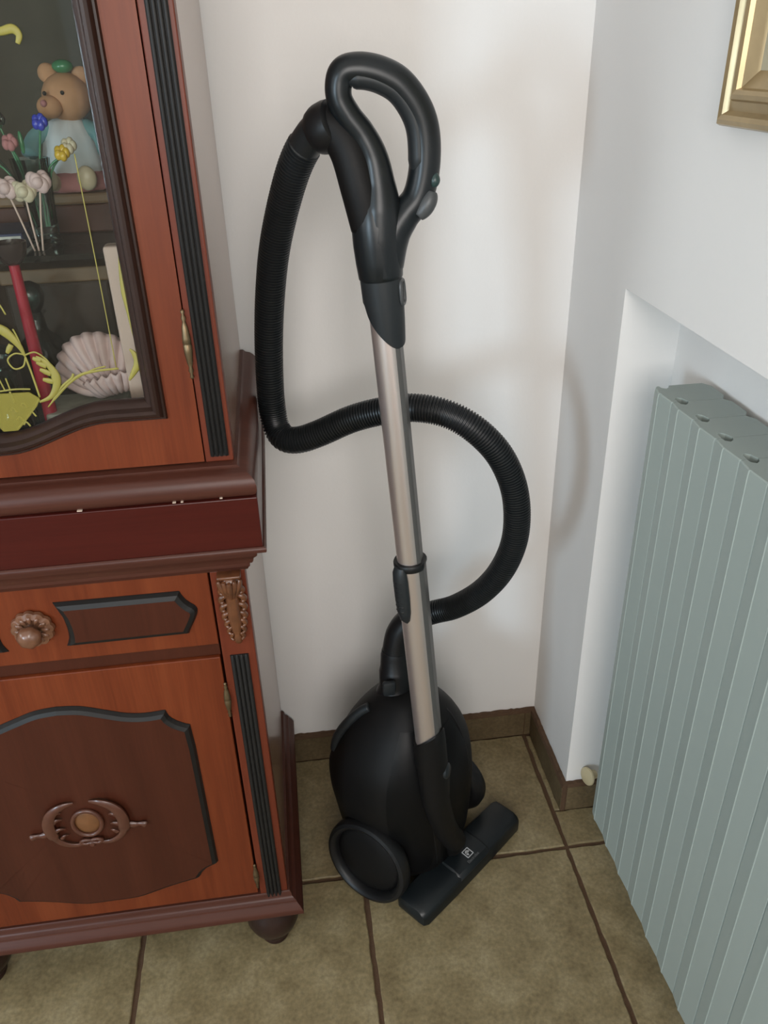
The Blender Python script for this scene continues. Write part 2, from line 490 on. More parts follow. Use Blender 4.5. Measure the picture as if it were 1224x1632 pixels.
# drawer front
dr = link('drawer', nbox(-.9325, -.5225, YF - .003, YF + .018, .609, .7165, bev=.0012), 'wood_door', sb)
right_panel = [(-.697, .692)] + smooth2([(-.557, .691), (-.5545, .684), (-.5495, .676), (-.5415, .668), (-.5405, .660), (-.5455, .648), (-.5515, .637), (-.5545, .6295)], 4) + smooth2([(-.694, .6305), (-.6895, .641), (-.6885, .656), (-.6905, .674)], 4)
def raised(outline, y, parent, bev=.008, h=.008):
    clean = []
    for q in outline:
        if not clean or (Vector(q) - Vector(clean[-1])).length > .0035: clean.append(q)
    if (Vector(clean[0]) - Vector(clean[-1])).length < .0035: clean.pop()
    outline = clean; inner = offset_poly(outline, bev)
    def segd(p, a, b):
        a, b, p = Vector(a), Vector(b), Vector(p); d = b - a; t = max(0, min(1, (p - a).dot(d) / d.length_squared)); return (p - a - d * t).length
    n = len(inner); ok = [min(segd(inner[k], outline[j], outline[(j + 1) % n]) for j in range(n)) > .93 * bev for k in range(n)]
    for k in range(2 * n):
        if not ok[k % n] and ok[(k - 1) % n]: inner[k % n] = inner[(k - 1) % n]; ok[k % n] = True
    bm = bmesh.new(); ring_prism(bm, outline, inner, y - h, y + .002, prof=[(0, y + .002), (0, y - .001), (.35, y - h * .7), (1, y - h), (1, y + .002)])
    a = link('bevel_edge', bm, 'black_wood', parent, label='black bevelled edge of the raised panel')
    bm = bmesh.new(); n = len(inner)
    c = bm.verts.new((sum(q[0] for q in inner) / n, y - h - .0002, sum(q[1] for q in inner) / n))
    vs_ = [bm.verts.new((q[0], y - h - .0002, q[1])) for q in inner]; lo_ = [bm.verts.new((q[0], y, q[1])) for q in inner]
    for k in range(n):
        bm.faces.new((c, vs_[k], vs_[(k + 1) % n])); bm.faces.new((vs_[k], lo_[k], lo_[(k + 1) % n], vs_[(k + 1) % n]))
    link('panel_field', bm, 'wood_field', parent)
raised(right_panel, YF - .003, dr)
raised(mir(right_panel), YF - .003, dr)
# rosette and knob
kx, kz, ky = CX + .002, .6615, YF - .003
bm = bmesh.new()
lathe(bm, [(.0185, 0), (.0235, .003), (.0225, .007), (.016, .009), (.011, .006), (.004, .006)], (kx, ky, kz), (0, -1, 0), 72, scallop=lambda t, h: .09 * abs(sin(6 * t)) - .05)
for k in range(12):
    t = 2 * pi * k / 12
    p = Vector((kx + .0175 * cos(t), ky - .0075, kz + .0175 * sin(t)))
    q = Vector((kx + .010 * cos(t), ky - .008, kz + .010 * sin(t)))
    sweep(bm, [q, q.lerp(p, .5), p, p + (p - q) * .25], [.0012, .0027, .0028, .001], 8)
link('rosette', bm, 'carve_knob', dr, smooth=50, label='carved flower rosette behind the drawer knob')
bm = bmesh.new()
lathe(bm, [(.008, 0), (.007, .006), (.0075, .012), (.0125, .017), (.0135, .021), (.012, .0255), (.008, .029), (.003, .0305)], (kx, ky, kz), (0, -1, 0), 28, scallop=lambda t, h: .04 * cos(7 * t))
link('knob', bm, 'carve_knob', dr, smooth=True)
# rail under the drawer
link('rail', nbox(-.9325, -.5225, YF + .001, YF + .02, .590, .6075, bev=.001), 'wood_field', sb)
# door
do = link('door', nbox(-.9325, -.5235, YF - .003, YF + .018, .140, .589, bev=.0012), 'wood_door', sb)
half = smooth2([(CX, .540), (-.700, .537), (-.672, .527), (-.648, .518), (-.625, .5145), (-.602, .516)], 5) + smooth2([(-.600, .5155), (-.597, .505), (-.589, .496), (-.578, .489), (-.573, .487)], 4) + smooth2([(-.572, .485), (-.572, .400), (-.572, .300), (-.572, .223)], 2) + smooth2([(-.5735, .2215), (-.586, .216), (-.596, .206), (-.6005, .1965)], 4) + smooth2([(-.604, .1955), (-.640, .187), (-.684, .173), (-.705, .171), (CX, .171)], 4)
outline = half + [(2 * CX - x, z) for x, z in half[-2:0:-1]]
raised(outline, YF - .003, do, bev=.0075)
# carved oval ornament
oy = YF - .0115
ox, oz = CX - .001, .3435
bm = bmesh.new()
P = [Vector((ox + .0185 * cos(2 * pi * k / 32), oy - .002, oz + .0005 + .023 * sin(2 * pi * k / 32))) for k in range(32)]
sweep(bm, P, .0032, 8, closed=True)
for s in (1, -1):
    def Q(a, b, y=.002): return Vector((ox + s * a, oy - y, oz + b))
    # outer acanthus C scroll
    P = smooth_path([Q(.006, -.036, .003), Q(.024, -.037, .004), Q(.040, -.026, .005), Q(.047, -.006, .006), Q(.046, .015, .007), Q(.038, .031, .007), Q(.024, .040, .006), Q(.010, .041, .003)], 5)
    n = len(P); sweep(bm, P, [.0018 + .0052 * sin(pi * min(1, i / (n - 1) * 1.02)) ** .8 * (1.15 if i > n * .35 else .6) for i in range(n)], 10, flat=.55)
    # leaf lobes
    for (a0, b0, a1, b1, r) in ((.043, .010, .030, .015, .0045), (.042, -.006, .029, -.003, .004), (.040, .024, .029, .027, .004), (.036, -.020, .027, -.015, .003)):
        P = smooth_path([Q(a0, b0, .005), Q((a0 + a1) / 2, (b0 + b1) / 2 + .003, .006), Q(a1, b1 - .002, .003)], 5); m_ = len(P)
        sweep(bm, P, [r * (1 - .75 * i / (m_ - 1)) for i in range(m_)], 8, flat=.6)
    # side tendril with bud
    P = smooth_path([Q(.046, -.008, .003), Q(.058, -.012, .003), Q(.068, -.011, .004), Q(.074, -.014, .004)], 5)
    m_ = len(P); sweep(bm, P, [.003 + .0022 * sin(pi * i / (m_ - 1) * 1.7) ** 2 for i in range(m_)], 8, flat=.6)
    P = smooth_path([Q(.001, -.029, .005), Q(.008, -.027, .006), Q(.014, -.031, .005), Q(.009, -.035, .005), Q(.002, -.034, .005)], 5)
    sweep(bm, P, .0024, 8)
lathe(bm, [(.004, 0), (.0055, .004), (.003, .008)], (ox, oy, oz - .036), (0, -1, 0), 12)
P = smooth_path([Vector((ox, oy - .003, oz - .036)), Vector((ox + .001, oy - .003, oz - .044))], 3); sweep(bm, P, [.004, .0035, .0025, .001], 8)
orn = link('carved_ornament', bm, 'carve_red', do, smooth=50, label='carved leaf scrolls around a small oval')
bm = bmesh.new(); lathe(bm, [(1, 0), (.96, .25), (.7, .6), (.3, .9), (.01, 1)], (0, 0, 0), (0, -1, 0), 32)
for v in bm.verts: v.co = Vector((ox + v.co.x * .0165, oy + v.co.y * .0035, oz + .0005 + v.co.z * .021))
link('oval_boss', bm, 'carve_oval', do, smooth=True, label='light brown wooden oval in the carving')
# barrel hinges
def hinge(x, y, z, h, parent):
    bm = bmesh.new()
    pr = [(.0012, -h * .5), (.0022, -h * .47), (.0012, -h * .43), (.0026, -h * .38), (.0016, -h * .33), (.0030, -h * .26), (.0043, -h * .1), (.0044, 0), (.0038, .001), (.0044, .002), (.0042, h * .1), (.0030, h * .26), (.0016, h * .33), (.0026, h * .38), (.0012, h * .43), (.0022, h * .47), (.0012, h * .5)]
    lathe(bm, pr, (x, y, z), (0, 0, 1), 14)
    link('hinge', bm, 'brass', parent, smooth=True, label='aged brass barrel hinge')
hinge(-.5225, YF - .005, .522, .056, sb); hinge(-.5225, YF - .005, .180, .052, sb)
# corbels
for s in (1, -1):
    cx = -.4985 if s == 1 else 2 * CX + .4985
    cy = YF - .002
    bm = bmesh.new()
    prof = [(.608, .0035, .003), (.613, .0058, .007), (.620, .0062, .009), (.624, .0052, .008), (.628, .0070, .009), (.636, .0085, .011), (.648, .0098, .013), (.660, .0100, .014), (.672, .0092, .014), (.682, .0088, .015), (.692, .0100, .018), (.700, .0112, .020), (.707, .0105, .018), (.711, .008, .014)]
    rings = []
    for z, w, d in prof:
        rings.append([Vector((cx + w * cos(t), cy - d * max(0, sin(t)) * (1 + .06 * cos(6 * t)), z)) for t in [pi * k / 12 for k in range(13)]] + [Vector((cx, cy + .001, z))])
    loft(bm, rings)
    # acanthus crest, side leaves and volutes
    for k in range(5):
        a = (k - 2) / 2
        P = smooth_path([Vector((cx + a * .004, cy - .014 + abs(a) * .003, .682)), Vector((cx + a * .008, cy - .019 + abs(a) * .004, .694)), Vector((cx + a * .011, cy - .021 + abs(a) * .006, .703)), Vector((cx + a * .0125, cy - .0225 + abs(a) * .007, .708))], 4)
        n = len(P); sweep(bm, P, [.0016 + .0022 * sin(pi * (.1 + .85 * i / (n - 1))) for i in range(n)], 8)
    for q in (1, -1):
        for (z, r, o_) in ((.688, .0036, .0125), (.676, .0040, .0132), (.664, .0038, .0130), (.652, .0036, .0122), (.641, .0032, .0110), (.631, .0028, .0095), (.622, .0024, .0075)):
            P = smooth_path([Vector((cx + q * .005, cy - .007, z + .006)), Vector((cx + q * (o_ - .002), cy - .007, z + .004)), Vector((cx + q * o_, cy - .005, z - .002)), Vector((cx + q * (o_ - .003), cy - .008, z - .004))], 4)
            n = len(P); sweep(bm, P, [r * (.55 + .45 * sin(pi * i / (n - 1))) for i in range(n)], 8)
    lathe(bm, [(.001, -.013), (.012, -.012), (.0135, -.006), (.0135, 0), (.012, .004), (.001, .005)], (cx, cy - .008, .7075), (0, 0, 1), 16, scallop=lambda t, h: .05 * cos(8 * t)) if False else None
    box(bm, cx - .0135, cx + .0135, cy - .016, cy, .7085, .7125, bev=.0015)
    link('corbel', bm, 'carve', sb, smooth=50, label='carved acanthus leaf bracket')
# cornice + plain band (top of the sideboard): swept around front and both sides
def moulding(name, prof, xr, xl, yf, yb, mat, parent, label=None, smooth=35):
    """prof: (out, z). mitred run: right side, front, left side"""
    bm = bmesh.new(); st = []
    for o, z in prof:
        st.append([Vector((xr + o, yb, z)), Vector((xr + o, yf - o, z)), Vector((xl - o, yf - o, z)), Vector((xl - o, yb, z))])
    n = len(prof)
    V = [[bm.verts.new(p) for p in r] for r in st]
    for i in range(n):
        A, B = V[i], V[(i + 1) % n]
        for k in range(3): bm.faces.new((A[k], A[k + 1], B[k + 1], B[k]))
    bm.faces.new([V[i][0] for i in range(n)]); bm.faces.new([V[i][3] for i in range(n)][::-1])
    return link(name, bm, mat, parent, smooth=smooth, label=label)
moulding('cornice', [(-.010, .7125), (.004, .7125), (.006, .7165), (.0075, .7185), (.0075, .723), (.0105, .7245), (.012, .7275), (.013, .732), (.016, .7355), (.0175, .738), (.0175, .7425), (.024, .7455), (.0285, .7475), (.0292, .7505), (.0285, .7525), (.0265, .754), (-.010, .754)], XR, XL, YF, YB, 'wood_mold', sb)
bm = bmesh.new(); box(bm, XL - .0255, XR + .0255, YF - .0265, YB, .754, .8155, bev=.001)
band = link('band', bm, 'wood_band', sb, label='plain dark red band below the moulding')
# base moulding
moulding('base_moulding', [(-.012, .136), (.003, .136), (.0055, .133), (.006, .128), (.009, .1245), (.012, .123), (.013, .1195), (.017, .1155), (.0195, .111), (.0215, .108), (.0215, .103), (.019, .100), (-.012, .100)], XR, XL, YF, YB, 'wood_mold', sb)
# bun feet
for fx in (-.5095, 2 * CX + .5095):
    for fy in (-.085, .225):
        bm = bmesh.new()
        lathe(bm, [(.012, 0), (.019, .002), (.0215, .007), (.0205, .012), (.0185, .0145), (.024, .018), (.0265, .023), (.0255, .028), (.028, .031), (.036, .040), (.0405, .054), (.0405, .066), (.037, .078), (.030, .086), (.029, .090), (.034, .093), (.034, .1005)], (fx, fy, 0), (0, 0, 1), 36)
        link('foot', bm, 'wood_dark', sb, smooth=45)

# ================================================================== DISPLAY CABINET (upper)
UX, UL, UF, UB = -.4775, 2 * CX + .4775, -.100, .270
Z0, Z1 = .8155, 2.02
vc = thing('display_cabinet', 'tall cherry display cabinet with glazed door standing on the sideboard', 'display cabinet', (CX, .08, Z0))
for x in (UX - .018, UL): link('side_panel', nbox(x, x + .018, UF, UB, .825, Z1), 'wood_side', vc)
link('back_panel', nbox(UL + .018, UX - .018, UB - .01, UB, .825, Z1), 'wood_in', vc)
link('bottom_board', nbox(UL + .018, UX - .018, UF + .022, UB - .01, .845, .866), 'wood_in', vc)
link('top_board', nbox(UL + .018, UX - .018, UF, UB - .01, Z1 - .03, Z1), 'wood_in', vc)
moulding('plinth_moulding', [(-.012, .8155), (.017, .8155), (.0205, .8185), (.0225, .8235), (.0225, .8285), (.0210, .8345), (.0175, .839), (.013, .842), (.007, .8435), (.004, .8465), (-.012, .8465)], UX, UL, UF - .0095, UB, 'wood_mold', vc)
moulding('crown_moulding', [(-.01, 1.95), (.004, 1.95), (.006, 1.965), (.02, 1.985), (.026, 2.0), (.045, 2.02), (.05, 2.03), (.05, 2.045), (-.01, 2.045)], UX, UL, UF, UB, 'wood_mold', vc)
for s in (1, -1):
    x0, x1 = (-.5065, UX + .0005) if s == 1 else (UL - .0005, 2 * CX + .5065)
    link('stile', nbox(x0, x1, UF - .002, UF + .02, .8465, 1.95, bev=.0012), 'wood_stile', vc)
    xa, xb = (-.5005, -.4815) if s == 1 else (2 * CX + .4815, 2 * CX + .5005)
    bm = bmesh.new(); box(bm, xa, xb, UF - .0035, UF, .853, 1.90)
    n = 4; w = (xb - xa) / n
    for k in range(n):
        cx = xa + w * (k + .5)
        P = [Vector((cx, UF - .003, .853)), Vector((cx, UF - .0035, .857)), Vector((cx, UF - .0035, 1.895)), Vector((cx, UF - .003, 1.90))]
        sweep(bm, P, [w * .25, w * .47, w * .47, w * .25], 10)
    link('reeded_strip', bm, 'black_wood', vc, smooth=40)
# door: wooden leaf with a shaped opening, dark moulded frame, pane
def opening(off):
    """closed outline of the glazed opening; off grows it outward"""
    xr = -.5580 + off
    bot = []
    N = 20
    for k in range(N + 1):
        x = xr + (CX - xr) * k / N
        d = CX - x; d = abs(d)
        t = min(1, max(0, (abs(x - CX) - .025) / .105)); s = t * t * (3 - 2 * t)
        bot.append((x, .894 + .027 * s - off))
    top = [(x, 1.78 + (.03 - (z + off - .894)) * 1.6 + off) for x, z in bot]
    right = [(xr, .921 - off + (top[0][1] - .921 + off) * k / 8) for k in range(1, 8)]
    halfr = bot[::-1] + right + top           # bottom centre -> right -> top centre
    left = [(2 * CX - x, z) for x, z in halfr[-2:0:-1]]
    return halfr + left
op_in, op_out = opening(0), opening(.0205)
rect = []
dx0, dx1, dz0, dz1 = 2 * CX + .5075, -.5075, .848, 1.947
cxx, czz = CX, (.90 + 1.8) / 2
for x, z in op_out:
    if z < .905: rect.append((CX + (x - CX) * (dx1 - CX) / (-.5375 - CX), dz0))
    elif z > 1.795: rect.append((CX + (x - CX) * (dx1 - CX) / (-.5375 - CX), dz1))
    else: rect.append((dx1 if x > CX else dx0, dz0 + (dz1 - dz0) * (z - .9) / .905))
bm = bmesh.new(); ring_prism(bm, rect, op_out, UF - .003, UF + .018)
dor = link('door', bm, 'wood_door', vc)
bm = bmesh.new(); y = UF - .003
ring_prism(bm, op_out, op_in, y - .012, y + .012, prof=[(0, y + .01), (0, y - .002), (.06, y - .0045), (.16, y - .0045), (.20, y - .0075), (.30, y - .0105), (.44, y - .0115), (.58, y - .0095), (.66, y - .0055), (.70, y - .0035), (.86, y - .0015), (1, y + .004), (1, y + .01)])
link('frame_moulding', bm, 'wood_dark', dor, smooth=32, label='dark brown moulded frame around the glass')
bm = bmesh.new(); poly_prism(bm, offset_poly(op_in, -.004), UF + .0045, UF + .0085)
pane = link('glass_pane', bm, 'glass', dor, label='clear glass painted with yellow scrolls')
hinge(-.5070, UF - .005, .976, .070, dor); hinge(-.5070, UF - .005, 1.72, .070, dor)
# yellow scrolls painted in relief on the glass
gy = UF + .0035
def gp(a): return [Vector((x, gy, z)) for x, z in a]
def gold(pts, r, n=6):
    bm = bmesh.new(); P = smooth_path(gp(pts), n); m_ = len(P)
    rr = (lambda i, n_: .82 * r(i, n_)) if callable(r) else (lambda i, n_: .85 * r)
    sweep(bm, P, rr, 8, flat=.35)
    return link('painted_scroll', bm, 'gold_paint', pane, smooth=True)
def taper(r0, r1, r2): return lambda i, n: (r0 + (r1 - r0) * min(1, 2 * i / (n - 1))) if i < n / 2 else (r1 + (r2 - r1) * (2 * i / (n - 1) - 1))
def leafy(spine, r, lobes):
    gold(spine, taper(.0012, r, .001))
    for (x, z, a, l, rr) in lobes:
        gold([(x, z), (x + l * .5 * cos(a), z + l * .5 * sin(a)), (x + l * cos(a), z + l * sin(a))], taper(rr * .9, rr, rr * .55), 4)
leafy([(-.7125, 1.022), (-.690, 1.008), (-.676, .998), (-.6665, .984), (-.663, .972)], .0062, [(-.694, 1.005, -1.7, .010, .0036), (-.683, .997, -1.9, .010, .0035), (-.673, .985, -2.2, .010, .0034)])
leafy([(-.6605, .925), (-.648, .930), (-.640, .942), (-.640, .955), (-.646, .966), (-.653, .972)], .0058, [(-.6425, .945, 2.8, .010, .0036), (-.6430, .953, 2.6, .011, .0036), (-.6455, .961, 2.6, .010, .0035), (-.6495, .967, 2.7, .008, .0034)])
gold([(-.663, .972), (-.661, .955), (-.6590, .930)], .0012); gold([(-.663, .972), (-.6655, .990), (-.668, 1.000)], .0010)
gold([(-.6625, .974), (-.653, .976), (-.645, .969), (-.640, .960)], .0010); gold([(-.6625, .974), (-.672, .976), (-.680, .970), (-.676, .961), (-.667, .963), (-.663, .972)], .0010)
gold([(-.700, 1.038), (-.688, 1.037), (-.676, 1.027), (-.671, 1.014)], .0009)
gold([(-.6535, .919), (-.637, .935), (-.618, .949), (-.600, .953), (-.578, .954)], taper(.0008, .0019, .0012)); gold([(-.650, .9225), (-.636, .939), (-.625, .947), (-.622, .952)], taper(.0008, .0018, .0015)); gold([(-.646, .926), (-.625, .944), (-.603, .9545), (-.590, .957)], .0010)
gold([(-.5795, 1.150), (-.5795, 1.06), (-.5800, .955)], .0006)
gold([(-.666, .939), (-.680, .940), (-.695, .939)], .0011); gold([(-.685, .939), (-.6865, .952)], .0009); gold([(-.690, .939), (-.693, .953)], .0009); gold([(-.686, .938), (-.684, .926)], .0012)
gold([(-.556, 1.072), (-.5575, 1.045), (-.5570, 1.010), (-.5575, .985)], taper(.0006, .0058, .0012)); gold([(-.564, .973), (-.5605, .968), (-.5585, .958), (-.5655, .947), (-.570, .941)], taper(.001, .005, .001))
gold([(-.645, 1.250), (-.622, 1.243), (-.609, 1.2445), (-.6045, 1.240), (-.607, 1.234)], taper(.003, .0045, .0022))
for k, (x, z) in enumerate(((-.687, .918), (-.676, .922), (-.670, .912), (-.683, .908), (-.678, .902))):
    gold([(x - .003, z), (x, z + .003), (x + .003, z - .002)], .0011, 4)
bm = bmesh.new(); poly_prism(bm, [(-.722, .937), (-.668, .936), (-.6595, .929), (-.6635, .921), (-.6885, .8965), (-.702, .8965), (-.712, .915)], gy - .0006, gy + .0008)
M['gold_wash'] = glass('yellow_wash', (.34, .29, .03), 1.35, .4)
mg, tg, bgp = nt('yellow_translucent_paint'); bgp.inputs['Base Color'].default_value = (.26, .22, .025, 1); bgp.inputs['Alpha'].default_value = .6; bgp.inputs['Roughness'].default_value = .6
link('painted_basket', bm, mg, pane, label='translucent yellow basket painted on the glass')
gold([(-.6600, .928), (-.6735, .912), (-.6885, .897)], .0013)
# glass shelf
sh = link('glass_shelf', nbox(UL + .019, UX - .019, -.02, UB - .012, 1.045, 1.051), 'glass_item', vc)
sh2 = link('wood_shelf', nbox(UL + .019, UX - .019, -.03, UB - .012, 1.40, 1.418), 'wood_in', vc)

# ---------------------------------------------------------------- things in the display cabinet
FZ = .866; SZ = 1.051
# scallop shell on a mottled stone block
st = tag(link('stone_block', nbox(-.668, -.585, -.065, -.005, FZ, .8985, bev=.003), 'stone'), 'mottled pale stone block under the pink shell behind the glass', 'stone block')
shl = thing('scallop_shell', 'large pink ribbed scallop shell standing open behind the cabinet glass', 'shell', (-.612, -.02, .8995))
def valve(tilt, wid, hgt, flip=1):
    bm = bmesh.new(); rows, colsn = 14, 56; G_ = []
    base = Vector((-.600, -.010, .9005))
    for i in range(rows + 1):
        r = i / rows; row = []
        for k in range(colsn + 1):
            a = -1.25 + 2.5 * k / colsn
            rib = cos(a / 2.5 * 2 * pi * 9)
            rad = r * (1 + .025 * rib * r)
            x = wid * rad * sin(a) * (.9 + .1 * r); zz = hgt * rad * (cos(a) * .75 + .25)
            dome = .022 * sin(pi * min(1, r * .95)) + .0022 * rib * r
            v = Vector((x, -dome * flip, zz))
            v.rotate(Matrix.Rotation(tilt, 3, 'X'))
            row.append(bm.verts.new(base + v))
        G_.append(row)
    for i in range(rows):
        for k in range(colsn):
            if i == 0: 
                if True: bm.faces.new((G_[0][k], G_[1][k], G_[1][k + 1], G_[0][k + 1]))
            else: bm.faces.new((G_[i][k], G_[i + 1][k], G_[i + 1][k + 1], G_[i][k + 1]))
    bmesh.ops.remove_doubles(bm, verts=bm.verts, dist=1e-5)
    bmesh.ops.solidify(bm, geom=bm.faces[:], thickness=.0018)
    return bm
def valve_obj(tilt, w, h, flip, rot):
    bm = valve(tilt, w, h, flip)
    c = Vector((-.600, -.010, .9005))
    bmesh.ops.rotate(bm, cent=c, matrix=Matrix.Rotation(rot, 3, 'Y'), verts=bm.verts)
    mz = min(v.co.z for v in bm.verts)
    if mz < .8990: bmesh.ops.translate(bm, vec=(0, 0, .8990 - mz), verts=bm.verts)
    return link('valve', bm, 'pink', shl, smooth=True)
valve_obj(.15, .047, .075, 1, -.45)
valve_obj(1.25, .036, .040, 1, -.2)
# tall red-stemmed candle cup
gb = thing('candle_cup', 'dark cup on a tall red tapering stem at the left behind the glass', 'candle holder', (-.665, -.055, FZ))
bm = bmesh.new(); lathe(bm, [(.024, 0), (.025, .003), (.012, .006), (.0075, .012), (.0068, .05), (.0062, .10), (.0055, .15), (.005, .185)], (-.665, -.055, FZ), (0, 0, 1), 20)
link('stem', bm, 'red', gb, smooth=50)
bm = bmesh.new(); lathe(bm, [(.004, .184), (.009, .187), (.0135, .193), (.0155, .201), (.016, .206), (.0145, .206), (.012, .197), (.004, .192)], (-.665, -.055, FZ), (0, 0, 1), 24)
link('cup', bm, 'smoke', gb, smooth=50)
# small bottle
bt = thing('glass_bottle', 'small clear glass bottle with round stopper standing low behind the glass', 'bottle', (-.703, -.045, FZ))
bm = bmesh.new(); lathe(bm, [(.020, 0), (.022, .004), (.021, .03), (.016, .045), (.009, .055), (.008, .068), (.011, .071), (.011, .076), (.008, .078)], (-.703, -.045, FZ), (0, 0, 1), 24)
link('bottle_body', bm, 'glass_dark', bt, smooth=50)
bm = bmesh.new(); lathe(bm, [(.006, .0785), (.007, .081), (.011, .087), (.012, .094), (.008, .102), (.002, .105)], (-.703, -.045, FZ), (0, 0, 1), 20)
link('stopper', bm, 'glass_dark', bt, smooth=50)
# dark decanter further back
dc = thing('decanter', 'dark shaded decanter with ball stopper further back in the cabinet', 'decanter', (-.690, .06, FZ))
bm = bmesh.new(); lathe(bm, [(.030, 0), (.032, .004), (.030, .05), (.022, .075), (.010, .088), (.009, .105), (.013, .108)], (-.690, .06, FZ), (0, 0, 1), 24)
link('decanter_body', bm, 'glass_dark', dc, smooth=50)
bm = bmesh.new(); lathe(bm, [(.007, .1085), (.012, .116), (.015, .126), (.012, .138), (.003, .143)], (-.690, .06, FZ), (0, 0, 1), 20)
link('stopper', bm, 'glass_dark', dc, smooth=True)
# pale upright board (folded fan case) leaning at the right side
fn = tag(link('pale_panel', nbox(-.581, -.562, -.050, -.030, FZ, 1.062, bev=.003), 'pinkwood'), 'narrow pale pink upright panel beside the shell behind the glass', 'panel')
# small wooden box on the lower floor
bx = thing('wooden_box', 'small brown wooden box low in the cabinet behind the candle cup', 'box', (-.672, .14, FZ))
link('box_body', nbox(-.730, -.612, .105, .185, FZ, .995, bev=.003), 'wood_in', bx)
link('lid', nbox(-.733, -.609, .102, .188, .9953, 1.012, bev=.002), 'boxw', bx)
# lace cloth on the glass shelf, blue book and wooden casket on it
lace = tag(link('lace_doily', nbox(-.775, -.664, -.015, .10, SZ, SZ + .0012), 'lace'), 'white lace doily under the blue book on the glass shelf', 'doily')
bk = thing('blue_book', 'dark blue bound book lying on the lace doily', 'book', (-.72, .04, SZ + .0013))
link('cover', nbox(-.770, -.668, .005, .075, SZ + .0013, SZ + .018, bev=.0012), 'blue', bk)
link('pages', nbox(-.768, -.6695, .0045, .010, SZ + .004, SZ + .0155), 'lace', bk)
ck = thing('wooden_casket', 'long reddish wooden casket on the glass shelf under the toy bear', 'casket', (-.66, .15, SZ))
link('casket_body', nbox(-.780, -.560, .095, .205, SZ, SZ + .030, bev=.002), 'wood_field', ck)
link('casket_lid', nbox(-.782, -.558, .093, .207, SZ + .0303, SZ + .042, bev=.003), 'boxw', ck)
# toy bear in a white and teal dress
bz = SZ + .0425
br = thing('toy_bear', 'orange toy bear in white and teal dress sitting behind the glass', 'toy bear', (-.628, .14, bz))
def ball(bm, c, r, s=(1, 1, 1), u=16, v=10):
    q = bmesh.ops.create_uvsphere(bm, u_segments=u, v_segments=v, radius=r)
    bmesh.ops.scale(bm, vec=s, verts=q['verts']); bmesh.ops.translate(bm, vec=c, verts=q['verts'])
bx0 = -.633
bm = bmesh.new(); ball(bm, (bx0 + .012, .120, bz + .093), .026, (1, .92, .92)); ball(bm, (bx0 - .003, .100, bz + .085), .0135, (1, .9, .85))
ball(bm, (bx0 + .030, .123, bz + .112), .010, (1, .6, 1)); ball(bm, (bx0 - .004, .123, bz + .116), .010, (1, .6, 1))
hd = link('head', bm, 'skin', br, smooth=True)
for (ex, ez) in ((-.005, .098), (.013, .098)):
    bm = bmesh.new(); ball(bm, (bx0 + ex, .0965, bz + ez), .0022, u=8, v=6); link('eye', bm, 'black', hd, smooth=True)
bm = bmesh.new(); ball(bm, (bx0 - .006, .0885, bz + .089), .0036, u=8, v=6); link('nose', bm, 'rose', hd, smooth=True)
bm = bmesh.new(); lathe(bm, [(.030, .012), (.034, .018), (.033, .035), (.028, .055), (.020, .070), (.010, .074)], (bx0 + .006, .128, bz), (0, 0, 1), 28, scallop=lambda t, h: .05 * cos(9 * t))
link('dress', bm, 'white_cloth', br, smooth=True)
for s in (1, -1):
    bm = bmesh.new()
    sweep(bm, smooth_path([Vector((bx0 + .006 + s * .018, .125, bz + .064)), Vector((bx0 + .006 + s * .034, .112, bz + .055)), Vector((bx0 + .006 + s * .040, .098, bz + .040))], 5), .0085, 10)
    link('sleeve', bm, 'teal', br, smooth=True)
bm = bmesh.new(); lathe(bm, [(.036, .001), (.040, .004), (.038, .013), (.032, .020), (.015, .022)], (bx0 + .006, .124, bz), (0, 0, 1), 28, scallop=lambda t, h: .07 * cos(10 * t))
link('skirt', bm, 'rose', br, smooth=True)
for s in (1, -1):
    bm = bmesh.new(); sweep(bm, smooth_path([Vector((bx0 + .006 + s * .014, .110, bz + .011)), Vector((bx0 + .006 + s * .018, .090, bz + .011)), Vector((bx0 + .006 + s * .020, .076, bz + .014))], 5), .0085, 10); ball(bm, (bx0 + .006 + s * .020, .073, bz + .017), .0105, (1, .7, 1.2))
    link('leg', bm, 'cream', br, smooth=True)
bm = bmesh.new(); ball(bm, (bx0 + .014, .118, bz + .122), .011, (1, .8, .6)); link('hair_bow', bm, 'leaf', br, smooth=True)
# glass vase with glass flowers
vx, vy = -.652, .035
vs = thing('glass_vase', 'faceted clear glass vase with green leaves standing on the glass shelf', 'vase', (vx, vy, SZ))
bm = bmesh.new(); lathe(bm, [(.015, .0004), (.0165, .003), (.0135, .008), (.0145, .03), (.0165, .06), (.019, .085), (.0175, .085), (.0145, .055), (.012, .02), (.003, .012)], (vx, vy, SZ), (0, 0, 1), 16, scallop=lambda t, h: .05 * cos(8 * t))
link('vase_body', bm, 'glass_item', vs, smooth=20)
fl_specs = [((-.690, vy - .02, SZ + .105), 'petal_b', 'glass_item', 'blue glass flower on clear stem leaning left in the vase'), ((-.632, vy - .01, SZ + .115), 'petal_b', 'leaf', 'blue glass flower on green stem beside the bear'), ((-.674, vy, SZ + .118), 'glass_item', 'leaf', 'clear glass flower on green stem in the vase'), ((-.618, vy - .005, SZ + .086), 'petal_y', 'leaf', 'yellow glass flower on green stem at the right of the vase'), ((-.611, vy + .0, SZ + .092), 'cream', 'leaf', 'cream glass flower beside the yellow one in the vase'), ((-.664, vy - .012, SZ + .098), 'rose', 'leaf', 'rose red glass flower on green stem in the vase'), ((-.700, vy - .0, SZ + .09), 'pink', 'leaf', 'pale pink glass flower at the far left of the vase')]
